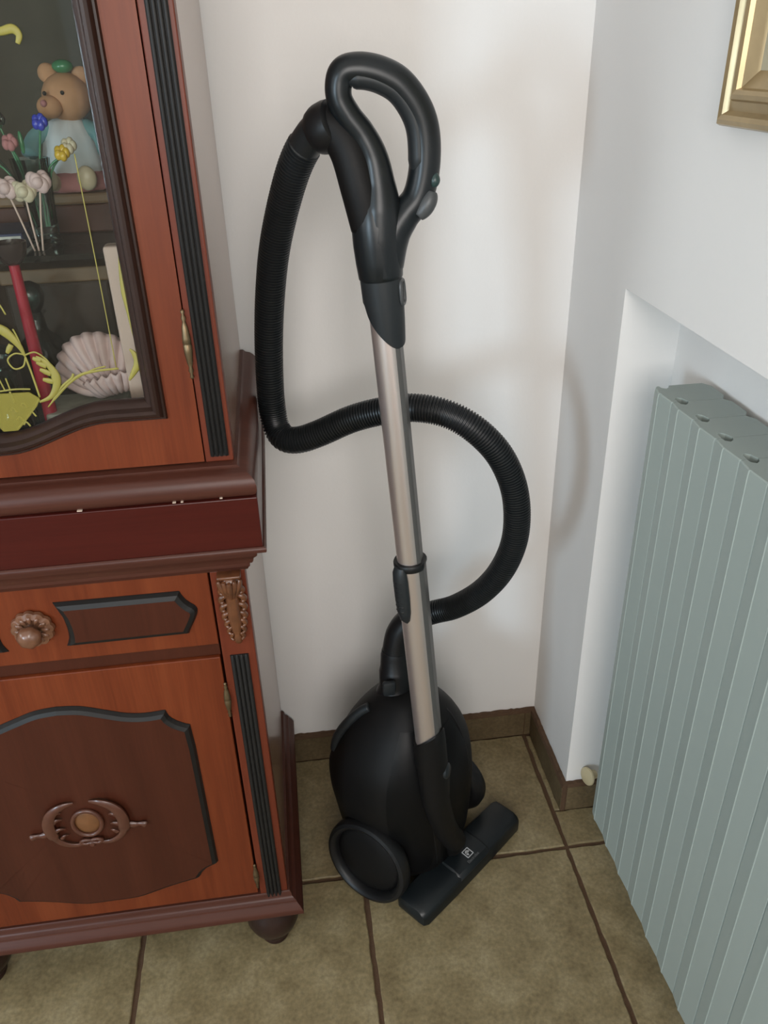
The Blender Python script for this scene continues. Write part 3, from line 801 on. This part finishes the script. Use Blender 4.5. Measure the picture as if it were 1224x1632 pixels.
for (tip, col, sc_, lab) in fl_specs:
    tip = Vector(tip); b0 = Vector((vx + (tip.x - vx) * .12, vy, SZ + .014)); mid = Vector((vx + (tip.x - vx) * .45, (vy + tip.y) / 2, SZ + .07))
    fw = thing('glass_flower', lab, 'glass flower', b0, 'glass flowers in the vase')
    link('flower_stem', tube([b0, mid, tip], .0011, 8, 5), sc_, fw, smooth=True)
    bm = bmesh.new()
    for k in range(5):
        a = 2 * pi * k / 5
        ball(bm, (tip.x + .0042 * cos(a), tip.y + .0025 * sin(a), tip.z + .003 + .003 * sin(a)), .0040, (1, .8, 1.3), 8, 6)
    link('blossom', bm, col, fw, smooth=True)
for (x, z) in ((-.648, .06), (-.642, .035), (-.655, .10), (-.638, .075)):
    bm = bmesh.new(); ball(bm, (x, vy - .004, SZ + z), .006, (.45, .4, 1.8), 8, 6); link('leaf', bm, 'leaf', vs, smooth=True)
# porcelain roses in front of the vase foot
for k, (x, z, c, lab) in enumerate(((-.672, .062, 'pink', 'pale pink porcelain rose on a stick, leftmost of three before the vase'), (-.656, .058, 'cream', 'cream porcelain rose on a stick between two pink ones'), (-.640, .066, 'pink', 'pale pink porcelain rose on a stick, rightmost of three before the vase'))):
    b0 = Vector((-.654 + (x + .656) * .25, .002, SZ + .0005))
    pr = thing('porcelain_rose', lab, 'porcelain rose', b0, 'porcelain roses before the vase')
    bm = bmesh.new()
    for j in range(7):
        a = 2 * pi * j / 7; ball(bm, (x + .006 * cos(a), .004 + .004 * sin(a), SZ + z + .003 * sin(2 * a)), .0066, (1, .5, 1.2), 10, 6)
    ball(bm, (x, 0, SZ + z), .0062, (1, .9, 1), 10, 6)
    link('blossom', bm, c, pr, smooth=True)
    bm = bmesh.new(); sweep(bm, smooth_path([b0, Vector((x * .6 + -.654 * .4, .003, SZ + .03)), Vector((x, .004, SZ + .06))], 4), .0010, 6)
    link('stem', bm, 'pinkwood', pr, smooth=True)
# dark framed photo at the right rear
pf = thing('photo_frame', 'small black photo frame at the right rear of the glass shelf', 'photo frame', (-.560, .16, SZ))
o = link('frame', nbox(-.612, -.545, .223, .232, SZ + .0005, SZ + .135, bev=.002), 'black_wood', pf)
link('photo', nbox(-.606, -.551, .2215, .2235, SZ + .008, SZ + .128), 'dark', pf)
# draped pale cloth at the back
cl = bmesh.new(); g_ = []
for i in range(25):
    row = []
    for k in range(17):
        u, v = i / 24, k / 16
        x = -.86 + .27 * u; z = SZ + .0008 + .26 * v + .03 * sin(3 * u + 1) * v
        y = .246 - .012 * (1 - v) ** 2 + .008 * sin(14 * u + 2.5 * v) * (1 - .5 * v)
        row.append(cl.verts.new((x, min(.252, y), z)))
    g_.append(row)
for i in range(24):
    for k in range(16): cl.faces.new((g_[i][k], g_[i + 1][k], g_[i + 1][k + 1], g_[i][k + 1]))
bmesh.ops.solidify(cl, geom=cl.faces[:], thickness=.0015)
M['drape'] = plain('grey_green_cloth', (.13, .12, .09), .9, var=.25, vscale=25)
tag(link('draped_cloth', cl, 'drape', smooth=True), 'grey green cloth hanging at the back of the display cabinet', 'cloth')
# paint chips on the moulding
for (x, z, w) in ((-.6375, .8168, .0026), (-.5415, .8170, .0017), (-.5335, .8170, .0012), (-.4930, .8175, .0014)):
    bm = bmesh.new(); box(bm, x - w, x + w, UF - .0318, UF - .0285, z - .0006, z + .0004)
    link('chip', bm, 'chip', vc)

# ================================================================== RADIATOR
RP = .0512; RX = .0212; RZ0, RZ1 = .110, .860; RY = -.0205
rad = thing('radiator', 'grey-green sectional radiator standing in the white wall niche', 'radiator', (RX + .04, RY - RP * 8, RZ0))
def section_mesh(first=False):
    P = RP; g = .0004
    plan = [(g + (.006 if first else .0008), .0026), (.385 * P, .0005), (.395 * P, -.0003), (.422 * P, -.0003), (.432 * P, .0005), (P - g - .0008, .0024), (P - g, .0036), (P - g, .0085), (P - .0095, .0110), (P - .0135, .0150), (P - .0095, .0195), (P - g, .0225), (P - g, .066), (P * .78, .073), (P * .22, .073), (g, .066)]
    plan += [(g, .0225), (.006, .0200), (.0095, .0155), (.006, .0108), (g, .0085), (g, .0060)]
    def ringz(z, ins):
        c = (P / 2, .04)
        return [Vector((RX * 0 + d + (ins if d < .01 else (-ins if d > .06 else 0)), -s, z - (0 if d < .06 else 0))) for s, d in plan]
    bm = bmesh.new()
    loft(bm, [ringz(RZ0 + .003, .002), ringz(RZ0 + .007, 0), ringz(RZ1 - .005, 0), ringz(RZ1 - .0012, .0004), ringz(RZ1, .0016)])
    # shallow drip on the top: slope the rear lobe down
    bmesh.ops.recalc_face_normals(bm, faces=bm.faces)
    me = bpy.data.meshes.new('section'); bm.to_mesh(me); bm.free(); me.materials.append(M['rad'])
    for p in me.polygons: p.use_smooth = True
    me.set_sharp_from_angle(angle=radians(9))
    return me
m0, m1 = section_mesh(True), section_mesh()
for k in range(16):
    link_mesh('section', m0 if k == 0 else m1, rad, loc=(RX, RY - k * RP, 0))
for z in (.165, .805):
    bm = bmesh.new(); sweep(bm, [Vector((RX + .045, RY + .006, z)), Vector((RX + .045, RY - 16 * RP - .006, z))], .016, 16)
    link('header_pipe', bm, 'rad', rad, smooth=50)
# brackets that carry the radiator on the niche wall
for y in (RY - 2 * RP, RY - 13 * RP): link('bracket', nbox(RX + .07, NX - .0005, y - .006, y + .006, .79, .80), 'rad', rad)
pg = thing('pipe_cap', 'small ivory plastic cap low on the niche side by the radiator', 'cap', (.060, .07, .09))
bm = bmesh.new(); lathe(bm, [(.008, -.012), (.008, 0), (.0150, .001), (.0165, .003), (.0160, .006), (.012, .0085), (.001, .0095)], (.0570, .070, .090), (-.93, -.30, .15), 28)
link('cap_body', bm, 'ivory', pg, smooth=40)

# ================================================================== PICTURE FRAME on the right wall
pfm = thing('picture_frame', 'gilt moulded picture frame hanging high on the white right wall', 'picture', (XW, -.40, 1.152))
fy0, fy1, fz0, fz1 = -.104, -.72, 1.152, 1.62
FW = .046
prof = [(0, 0), (0, .010), (.002, .0145), (.006, .0165), (.010, .0150), (.012, .0120), (.0135, .0105), (.0215, .0130), (.0235, .0165), (.0275, .0180), (.031, .0165), (.0325, .0125), (.036, .0105), (.043, .0070), (.046, .0050), (.046, 0)]
def rail(idx):
    """idx 0 left(near corner) 1 bottom 2 right 3 top: mitred rails"""
    bm = bmesh.new(); V = []
    for w, h in prof:
        c = [(fy0 - w, fz0 + w), (fy1 + w, fz0 + w), (fy1 + w, fz1 - w), (fy0 - w, fz1 - w)]
        a, b = {0: (0, 3), 1: (0, 1), 2: (1, 2), 3: (2, 3)}[idx]
        V.append([bm.verts.new((XW - .001 - h, c[a][0], c[a][1])), bm.verts.new((XW - .001 - h, c[b][0], c[b][1]))])
    n = len(V)
    for i in range(n - 1): bm.faces.new((V[i][0], V[i][1], V[i + 1][1], V[i + 1][0]))
    bm.faces.new((V[-1][0], V[-1][1], V[0][1], V[0][0]))
    bm.faces.new([v[0] for v in V]); bm.faces.new([v[1] for v in V][::-1])
    return bm
for i in range(4): link('frame_rail', rail(i), 'gilt', pfm, smooth=30)
link('canvas', nbox(XW - .006, XW - .001, fy1 + FW - .003, fy0 - FW + .003, fz0 + FW - .003, fz1 - FW + .003), 'canvas', pfm)

# ================================================================== VACUUM CLEANER
vac = thing('vacuum_cleaner', 'black upright-parked canister vacuum cleaner with ribbed hose and metal tube', 'vacuum cleaner', (-.27, .06, 0))
# ---- canister
BC = Vector((-.277, .060, 0)); PH = .80
U = Vector((cos(PH), sin(PH), 0)); V_ = Vector((sin(PH), -cos(PH), 0))
levels = [(.012, .070, .070, .006), (.022, .085, .086, .004), (.045, .096, .098, .0), (.085, .101, .107, -.003), (.130, .107, .112, -.005), (.175, .115, .113, -.006), (.215, .115, .109, -.006), (.250, .109, .099, -.003), (.282, .094, .087, -.001), (.308, .077, .073, .001), (.328, .060, .058, .003), (.343, .044, .044, .004), (.352, .030, .030, .005), (.356, .012, .012, .005)]
def body_pt(z, a, grow=0.):
    for q in range(len(levels) - 1):
        if levels[q][0] <= z <= levels[q + 1][0]:
            t = (z - levels[q][0]) / (levels[q + 1][0] - levels[q][0]); break
    else:
        q = 0 if z < levels[0][0] else len(levels) - 2; t = 0 if q == 0 else 1
    L = [levels[q][i] + (levels[q + 1][i] - levels[q][i]) * t for i in range(4)]
    e = .86
    ca, sa = cos(a), sin(a)
    fx = math.copysign(abs(ca) ** e, ca); fy = math.copysign(abs(sa) ** e, sa)
    return BC + U * ((L[1] + grow) * fx) + V_ * ((L[2] + grow) * fy + L[3]) + Vector((0, 0, z))
zs = [l[0] for l in levels]
zz = []
for a, b in zip(zs, zs[1:]): zz += [a, (a + b) / 2]
zz.append(zs[-1])
# smooth level interpolation through Catmull-Rom on the table
_tab = smooth_path([Vector((l[0], l[1], l[2])) for l in levels], 4)
_off = smooth_path([Vector((l[0], l[3], 0)) for l in levels], 4)
levels = [(a.x, a.y, a.z, b.y) for a, b in zip(_tab, _off)]
bm = bmesh.new(); N = 56
loft(bm, [[body_pt(l[0], 2 * pi * k / N) for k in range(N)] for l in levels])
can = link('canister_body', bm, 'blackm', vac, smooth=True)
# seams on the shell
for ang in (-2.35, -.75, 1.95, 1.15):
    P = [body_pt(.05 + .27 * k / 30, ang + .12 * sin(pi * k / 30), .0002) for k in range(31)]
    bm = bmesh.new(); sweep(bm, P, .0011, 6); link('seam', bm, 'black', can, smooth=True)
# glossy centre panel of the lid (between the two seams facing the camera)
def shell_patch(a0, a1, z0, z1, grow, mat, name, na=14, nz=24):
    bm = bmesh.new(); g = []
    for i in range(nz + 1):
        z = z0 + (z1 - z0) * i / nz; w = .5 + .5 * sin(pi * (.06 + .9 * i / nz)) ** .4
        am = (a0 + a1) / 2; h = (a1 - a0) / 2 * min(1, w)
        g.append([bm.verts.new(body_pt(z, am - h + 2 * h * k / na, grow)) for k in range(na + 1)])
    for i in range(nz):
        for k in range(na): bm.faces.new((g[i][k], g[i][k + 1], g[i + 1][k + 1], g[i + 1][k]))
    bmesh.ops.solidify(bm, geom=bm.faces[:], thickness=.0015)
    return link(name, bm, mat, can, smooth=40)
shell_patch(2.02, 2.75, .045, .325, .0008, 'black', 'side_cover')
shell_patch(1.20, 1.92, .04, .31, .0008, 'black', 'base_cover')
# carry handle on the shell's far side
P = [body_pt(z, a, g_) for z, a, g_ in ((.240, -2.30, -.002), (.262, -2.31, .003), (.284, -2.34, .0045), (.305, -2.38, .0045), (.322, -2.42, .003), (.332, -2.5, .0))]
bm = bmesh.new(); sweep(bm, smooth_path(P, 6), .0078, 12); link('carry_handle', bm, 'collar', can, smooth=True)
# wheels
def wheel(c, outward, R):
    ax = Vector(outward).normalized()
    bm = bmesh.new()
    lathe(bm, [(R * .80, -.020), (R * .93, -.016), (R, -.008), (R, .004), (R * .97, .010), (R * .90, .012), (R * .84, .010), (R * .80, .005), (R * .78, -.004)], c, ax, 56)
    w = link('wheel_rim', bm, 'black', vac, smooth=40)
    bm = bmesh.new(); lathe(bm, [(R * .80, -.010), (R * .795, -.002), (R * .70, .002), (R * .45, .005), (R * .2, .006), (.001, .006)], c, ax, 48)
    link('hub', bm, 'blackm', w, smooth=True)
n1 = (Vector((-cos(.86), -sin(.86), .13))).normalized(); n2 = (Vector((cos(.80), sin(.80), .10))).normalized()
R1 = .0755
wheel(Vector((-.352, -.030, R1 * .99 + .0005)), n1, R1)
wheel(Vector((-.187, .128, R1 * .99 + .0005)), n2, R1)
bm = bmesh.new(); sweep(bm, [Vector((-.352, -.030, .076)), Vector((-.187, .128, .076))], .022, 16); link('axle', bm, 'black', can, smooth=50)
# parking slot on the underside
c = BC + V_ * .088 - U * .045 + Vector((0, 0, .22))
bm = bmesh.new(); box(bm, -.018, .018, -.02, .02, -.035, .035, bev=.004)
for v in bm.verts: v.co = c + U * v.co.x + V_ * v.co.y + Vector((0, 0, v.co.z))
link('parking_slot', bm, 'black', can, smooth=40)
# hose connector on the nose
C0 = Vector((-.2872, .068, .338))
ax = Vector((.004, .012, .08)).normalized()
bm = bmesh.new(); lathe(bm, [(.030, -.012), (.031, .004), (.0275, .012), (.0262, .020), (.0265, .040), (.0255, .046), (.0245, .048), (.0240, .070), (.0225, .078)], C0, ax, 32)
con = link('hose_connector', bm, 'black', vac, smooth=40)
bm = bmesh.new(); box(bm, -.010, .010, -.006, .004, -.013, .013, bev=.004)
for v in bm.verts: v.co = C0 + Vector((-.0135, -.0255, .035)) + Vector((v.co.x, v.co.y, v.co.z))
link('release_button', bm, 'collar', con, smooth=40)
# ---- hose

HOSE = [(-0.2827, 0.08, 0.415), (-0.2758, 0.083, 0.4448), (-0.2582, 0.082, 0.4673), (-0.2272, 0.072, 0.485), (-0.1968, 0.058, 0.5019), (-0.1656, 0.035, 0.5393), (-0.1425, 0.018, 0.5838), (-0.1297, 0.006, 0.6353), (-0.1291, 0.0, 0.6858), (-0.1376, 0.0, 0.7332), (-0.1581, 0.002, 0.777), (-0.1887, 0.01, 0.8097), (-0.2222, 0.022, 0.8277), (-0.259, 0.038, 0.8317), (-0.2965, 0.055, 0.8236), (-0.3358, 0.07, 0.8093), (-0.3769, 0.082, 0.7881), (-0.4045, 0.09, 0.7772), (-0.4235, 0.1, 0.7765), (-0.4330, 0.112, 0.7882), (-0.4362, 0.118, 0.8121), (-0.4358, 0.115, 0.8501), (-0.4315, 0.105, 0.9114), (-0.4245, 0.09, 0.9697), (-0.4148, 0.07, 1.0246), (-0.401, 0.045, 1.0756), (-0.3848, 0.015, 1.1213), (-0.3684, -0.005, 1.1483), (-0.3542, -0.018, 1.1601)]
HR = .0180
path = resample(smooth_path(HOSE, 14), .00093)
bm = bmesh.new()
pat = [0, .0, -.0022, -.0022]
nh = len(path)
def hr(i, n):
    plain_end = i < 88 or i > n - 40
    return HR - .0012 if plain_end else HR + pat[i % 4]
sweep(bm, path, hr, 20)
link('hose', bm, 'hose', vac, smooth=50, label='black ribbed suction hose looped beside the tube')
# smooth cuff at the canister end (bent)
cuff = [p for p in path[:88]]
bm = bmesh.new(); sweep(bm, [Vector((-.2855, .0745, .395))] + cuff[::6], lambda i, n: .0222 - .0014 * i / n, 24); link('hose_cuff', bm, 'black', vac, smooth=50)

# ---- tube
A0 = Vector((-0.2494, -0.050, 0.2755)); B0 = Vector((-0.3049, -0.035, 1.0078))
AX = (B0 - A0).normalized(); AL = (B0 - A0).length
FA = (Vector((1, 0, 0)) - AX * AX.x).normalized()      # to the right
FB = FA.cross(AX).normalized()
if FB.y > 0: FB = -FB                                   # towards the room
def ax_pt(t): return A0 + (B0 - A0) * t
def tube_ring(t, r, ridge=True):
    c = ax_pt(t); out = []
    for k in range(40):
        a = 2 * pi * k / 40
        x, y = cos(a), sin(a)
        # flattened facet on the front right, rounded elsewhere
        d = x * cos(.35) + y * sin(.35)
        f = min(1., .86 / d) if d > .86 else 1.
        out.append(c + FA * (r * x * f) + FB * (r * y * f))
    return out
def tube_obj(name, t0, t1, r, mat, parent, r1=None):
    bm = bmesh.new(); loft(bm, [tube_ring(t0, r), tube_ring(t1, r1 or r)])
    return link(name, bm, mat, parent, smooth=25)
up = tube_obj('upper_tube', .50, .965, .0172, 'tube', vac)
lo = tube_obj('lower_tube', .02, .522, .0202, 'tube', vac)
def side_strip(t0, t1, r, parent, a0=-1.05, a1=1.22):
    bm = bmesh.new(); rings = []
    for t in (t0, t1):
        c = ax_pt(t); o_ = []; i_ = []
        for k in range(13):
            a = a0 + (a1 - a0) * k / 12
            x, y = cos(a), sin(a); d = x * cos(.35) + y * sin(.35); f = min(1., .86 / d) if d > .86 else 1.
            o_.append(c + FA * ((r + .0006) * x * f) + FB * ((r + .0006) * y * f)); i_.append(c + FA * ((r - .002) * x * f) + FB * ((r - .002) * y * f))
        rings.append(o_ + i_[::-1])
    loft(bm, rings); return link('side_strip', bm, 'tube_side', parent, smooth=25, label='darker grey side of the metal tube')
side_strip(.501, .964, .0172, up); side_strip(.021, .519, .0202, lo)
# telescopic collar ring and slide latch
bm = bmesh.new(); loft(bm, [tube_ring(.512, .0207), tube_ring(.516, .0222), tube_ring(.522, .0222), tube_ring(.525, .0212), tube_ring(.526, .0170)])
link('telescopic_ring', bm, 'black', lo, smooth=40)
bm = bmesh.new(); rings = []
dl = (-FA * .80 + FB * .60).normalized(); dp = AX.cross(dl).normalized()
for t, w, h in ((.405, .004, .001), (.412, .008, .005), (.43, .0105, .008), (.46, .0115, .0085), (.495, .0115, .0085), (.512, .0105, .008), (.522, .008, .004)):
    c = ax_pt(t) + dl * .0175
    rings.append([c + dp * (w * cos(2 * pi * k / 20)) + dl * (max(-.25, sin(2 * pi * k / 20)) * h + .003) for k in range(20)])
loft(bm, rings); lt = link('slide_latch', bm, 'collar', lo, smooth=40)
for k in range(7):
    bm = bmesh.new(); c = ax_pt(.435 + .01 * k) + dl * .0285
    sweep(bm, [c - dp * .007 - dl * .002, c, c + dp * .007 - dl * .002], .0011, 6); link('grip_rib', bm, 'black', lt, smooth=True)
# upper collar with pointed lower end
bm = bmesh.new(); rings = []
def cone_ring(t, r, cut=0.):
    c = ax_pt(t); out = []
    for k in range(40):
        a = 2 * pi * k / 40; d = .5 - .5 * cos(a - .9)     # 0 at the pointed side
        out.append(c + AX * (cut * d) + FA * (r * cos(a)) + FB * (r * sin(a)))
    return out
loft(bm, [cone_ring(.905, .0178, .052), cone_ring(.907, .0200, .052), cone_ring(.94, .0214, .030), cone_ring(.975, .0222, 0), cone_ring(1.008, .0226, 0)])
col = link('tube_collar', bm, 'collar', vac, smooth=35, label='dark grey collar with pointed end on the tube')
bm = bmesh.new(); P = []
tc_ = ax_pt(.985); dl2 = (FA * .93 + FB * .37).normalized(); dp2 = AX.cross(dl2).normalized()
for k in range(28):
    a = 2 * pi * k / 28
    P.append(tc_ + dl2 * .0218 + dp2 * (.0075 * math.copysign(abs(cos(a)) ** .6, cos(a))) + AX * (.0125 * math.copysign(abs(sin(a)) ** .6, sin(a))))
sweep(bm, P, .0022, 8, closed=True)
link('latch_ring', bm, 'greyp', col, smooth=True)
# ---- handle
LOOP = [(-0.3046, -0.034, 1.0142), (-0.3062, -0.034, 1.0527), (-0.3055, -0.034, 1.0835), (-0.3064, -0.034, 1.1073), (-0.3104, -0.034, 1.1310), (-0.3200, -0.034, 1.1510), (-0.3318, -0.034, 1.1665), (-0.3402, -0.034, 1.1822), (-0.34, -0.034, 1.1969), (-0.3337, -0.034, 1.2051), (-0.3189, -0.034, 1.2062), (-0.3012, -0.034, 1.2021), (-0.284, -0.034, 1.1932), (-0.2702, -0.034, 1.1778), (-0.2610, -0.034, 1.1595), (-0.2577, -0.034, 1.137), (-0.2596, -0.034, 1.1111), (-0.2662, -0.034, 1.0900), (-0.279, -0.034, 1.0748), (-0.2924, -0.034, 1.0551), (-0.3000, -0.034, 1.027)]
RAD = [.0228, .0240, .0225, .0178, .0150, .0135, .0130, .0126, .0130, .0140, .0150, .0156, .0160, .0160, .0158, .0157, .0157, .0157, .0160, .0185, .0195]
path = smooth_path(LOOP, 8)
rr = [RAD[min(i // 8, 20)] + (RAD[min(i // 8 + 1, 20)] - RAD[min(i // 8, 20)]) * ((i % 8) / 8) for i in range(len(path))]
bm = bmesh.new(); sweep(bm, path, rr, 24, flat=1.08)
hdl = link('handle', bm, 'handle', vac, smooth=True, label='black loop handle at the top of the tube')
# neck of the handle body down to the collar
bm = bmesh.new()
loft(bm, [[ax_pt(t) + FA * (r * cos(2 * pi * k / 40)) + FB * (r * sin(2 * pi * k / 40)) for k in range(40)] for t, r in ((1.006, .0226), (1.0085, .0236), (1.03, .0248), (1.055, .0255), (1.08, .0250), (1.105, .0225), (1.125, .017))])
link('handle_neck', bm, 'handle', hdl, smooth=40)
# soft grip inlay along the inside of the loop
ins = []
for (x, y_, z) in LOOP[8:18]:
    c = Vector((-.2985, -.034, 1.137)); v = Vector((x, y_, z)); d = (c - v); d.y = 0; d.normalize()
    ins.append(v + d * .0075 + Vector((0, -.002, 0)))
bm = bmesh.new(); sweep(bm, smooth_path(ins, 6), lambda i, n: .0100 * min(1, .35 + .65 * min(i, n - 1 - i) / 9), 14, flat=1.35); link('grip_inlay', bm, 'collar', hdl, smooth=True, label='dark grey soft inlay inside the handle loop')
# hose outlet elbow and swivel collar
OUT = [(-0.3559, -0.016, 1.1611), (-0.3501, -0.020, 1.1589), (-0.3416, -0.024, 1.1522), (-0.3319, -0.030, 1.1338), (-0.3237, -0.034, 1.1021), (-0.3149, -0.034, 1.0655)]
bm = bmesh.new(); sweep(bm, smooth_path(OUT, 6), lambda i, n: .0185 + .002 * i / n, 22); link('outlet_elbow', bm, 'blackm', hdl, smooth=True)
d = (Vector((-.3684, -.005, 1.1483)) - Vector((-.3495, -.020, 1.1585))).normalized()
bm = bmesh.new(); lathe(bm, [(.0185, -.010), (.0225, -.008), (.0238, -.002), (.0240, .006), (.0232, .011), (.0215, .016), (.0190, .018)], (-.3500, -.020, 1.1585), d, 30)
link('swivel_collar', bm, 'black', hdl, smooth=40)
# air slider on the grip's outer side
bm = bmesh.new(); P = [Vector((-.2530, -.046, 1.0975)), Vector((-.2555, -.047, 1.0905)), Vector((-.2610, -.047, 1.081)), Vector((-.2670, -.047, 1.0745))]
sweep(bm, smooth_path(P, 5), lambda i, n: .0052 + .0035 * sin(pi * i / (n - 1)), 14); link('air_slider', bm, 'greyp', hdl, smooth=True)
bm = bmesh.new(); P = [Vector((-.2500, -.044, 1.114)), Vector((-.2502, -.046, 1.108)), Vector((-.2515, -.046, 1.102))]
sweep(bm, smooth_path(P, 5), lambda i, n: .0030 + .0025 * sin(pi * i / (n - 1)), 12); link('air_vent', bm, 'vent', hdl, smooth=True)

# ---- lower connector and neck
NECK = [tuple(ax_pt(.10)), tuple(A0), (-0.2437, -0.048, 0.2154), (-0.2312, -0.037, 0.1520), (-0.2175, -0.026, 0.108), (-0.2050, -0.016, 0.078)]
bm = bmesh.new(); sweep(bm, smooth_path(NECK, 8), lambda i, n: .0235 - .0050 * (i / n), 28)
nk = link('lower_connector', bm, 'blackm', vac, smooth=50)
bm = bmesh.new(); loft(bm, [cone_ring(.135, .0216, -.040), cone_ring(.132, .0232, -.040), cone_ring(.10, .0242, -.018), cone_ring(.03, .0240, 0)])
link('connector_sleeve', bm, 'blackm', nk, smooth=35)
bm = bmesh.new(); c = ax_pt(.02) + FA * .0195 + FB * .010
lathe(bm, [(.011, -.004), (.012, .002), (.009, .0045), (.001, .005)], c, FA + FB * .5, 20); link('connector_latch', bm, 'collar', nk, smooth=40)
# ---- floor nozzle
NC = Vector((-.1905, -.008, 0)); NA = radians(39)
nu = Vector((cos(NA), sin(NA), 0)); nv = Vector((sin(NA), -cos(NA), 0))
def NP(a, b, z): return NC + nu * a + nv * b + Vector((0, 0, z))
HL = .134
bm = bmesh.new(); rings = []
# cross sections along the length: (a, half depth front, half depth back, height)
for a, f, bk, h0, h1 in ((-HL, .018, .022, .010, .022), (-HL + .004, .027, .028, .004, .029), (-HL + .012, .031, .030, .003, .0325), (-.05, .0325, .031, .003, .034), (.05, .0325, .031, .003, .034), (HL - .012, .031, .030, .003, .0325), (HL - .004, .027, .028, .004, .029), (HL, .018, .022, .010, .022)):
    rings.append([NP(a, -bk, h0), NP(a, -bk, h1 - .008), NP(a, -bk + .005, h1 - .001), NP(a, -bk * .3, h1), NP(a, f * .55, h1 - .0005), NP(a, f - .004, h1 - .005), NP(a, f, h1 - .012), NP(a, f, h0)])
loft(bm, rings)
nz = link('floor_nozzle', bm, 'handle', vac, smooth=35, label='black floor nozzle lying flat with printed logo')
# centre cap of the nozzle
bm = bmesh.new(); rings = []
for a, e in ((-.040, 0), (-.037, .0022), (.037, .0022), (.040, 0)):
    rings.append([NP(a, -.030, .024 + e), NP(a, -.024, .0335 + e), NP(a, .010, .0342 + e), NP(a, .024, .031 + e), NP(a, .031, .0245 + e), NP(a, .031, .012)] + [NP(a, -.030, .012)])
loft(bm, rings); cap = link('nozzle_cap', bm, 'handle', nz, smooth=30)
# swivel joint
bm = bmesh.new(); lathe(bm, [(.012, -.026), (.0195, -.024), (.0215, -.016), (.0215, .016), (.0195, .024), (.012, .026)], NP(-.002, -.030, .030), nu, 26)
link('swivel_joint', bm, 'blackm', nz, smooth=40)
bm = bmesh.new(); sweep(bm, smooth_path([NP(-.004, -.030, .034), Vector((-.2075, -.008, .058)), Vector((-.2085, -.018, .085))], 5), .0185, 22); link('swivel_neck', bm, 'blackm', nz, smooth=50)
bm = bmesh.new(); box(bm, -.10, .10, -.028, .028, .0004, .0035)
for v in bm.verts: v.co = NP(v.co.x, v.co.y, v.co.z)
link('sole_brush', bm, 'black', nz)
# printed emblem: rounded square outline with a round mark, word below
lz = .0372
def LP(a, b, z=lz): return NP(a, b, z - max(0, b - .010) * .19)
E_ = Vector((.004, .009))                                  # emblem centre (a,b)
bm = bmesh.new(); s_ = .0068
for (p, q) in (((-s_, -s_), (s_, -s_)), ((s_, -s_), (s_, s_)), ((s_, s_), (-s_, s_)), ((-s_, s_), (-s_, -s_))):
    sweep(bm, [LP(E_.x + p[0], E_.y + p[1]), LP(E_.x + q[0], E_.y + q[1])], .0009, 6)
# half-disc, wedge and bar making the mark inside the square
def flat_poly(pts):
    lo_ = [bm.verts.new(LP(E_.x + a, E_.y + b, lz - .0008)) for a, b in pts]; hi_ = [bm.verts.new(LP(E_.x + a, E_.y + b, lz + .0004)) for a, b in pts]
    n = len(pts); bm.faces.new(hi_); bm.faces.new(lo_[::-1])
    for k in range(n): bm.faces.new((lo_[k], lo_[(k + 1) % n], hi_[(k + 1) % n], hi_[k]))
flat_poly([(-.0046, -.0006), (-.0030, -.0038), (0, -.0048), (0, -.0006)])
flat_poly([(.0006, .0002), (.0006, -.0048), (.0040, -.0024), (.0046, .0002)])
flat_poly([(-.0046, .0008), (0, .0008), (-.0014, .0046), (-.0034, .0034)])
link('emblem', bm, 'print', cap, label='pale grey square emblem printed on the nozzle')
tcu = bpy.data.curves.new('word', 'FONT'); tcu.body = 'Electrolux'; tcu.size = .0068; tcu.align_x = 'CENTER'; tcu.extrude = .0002
to = bpy.data.objects.new('word', tcu); COL.objects.link(to)
bpy.context.view_layer.update()
tme = bpy.data.meshes.new_from_object(to.evaluated_get(bpy.context.evaluated_depsgraph_get()))
bpy.data.objects.remove(to)
for v in tme.vertices:
    a, b = v.co.x + E_.x, E_.y + .0145 - v.co.y
    v.co = LP(a, b, lz + .0004 + v.co.z)
tme.materials.clear(); tme.materials.append(M['print_dim'])
link_mesh('lettering', tme, cap, label='small grey word printed under the emblem')
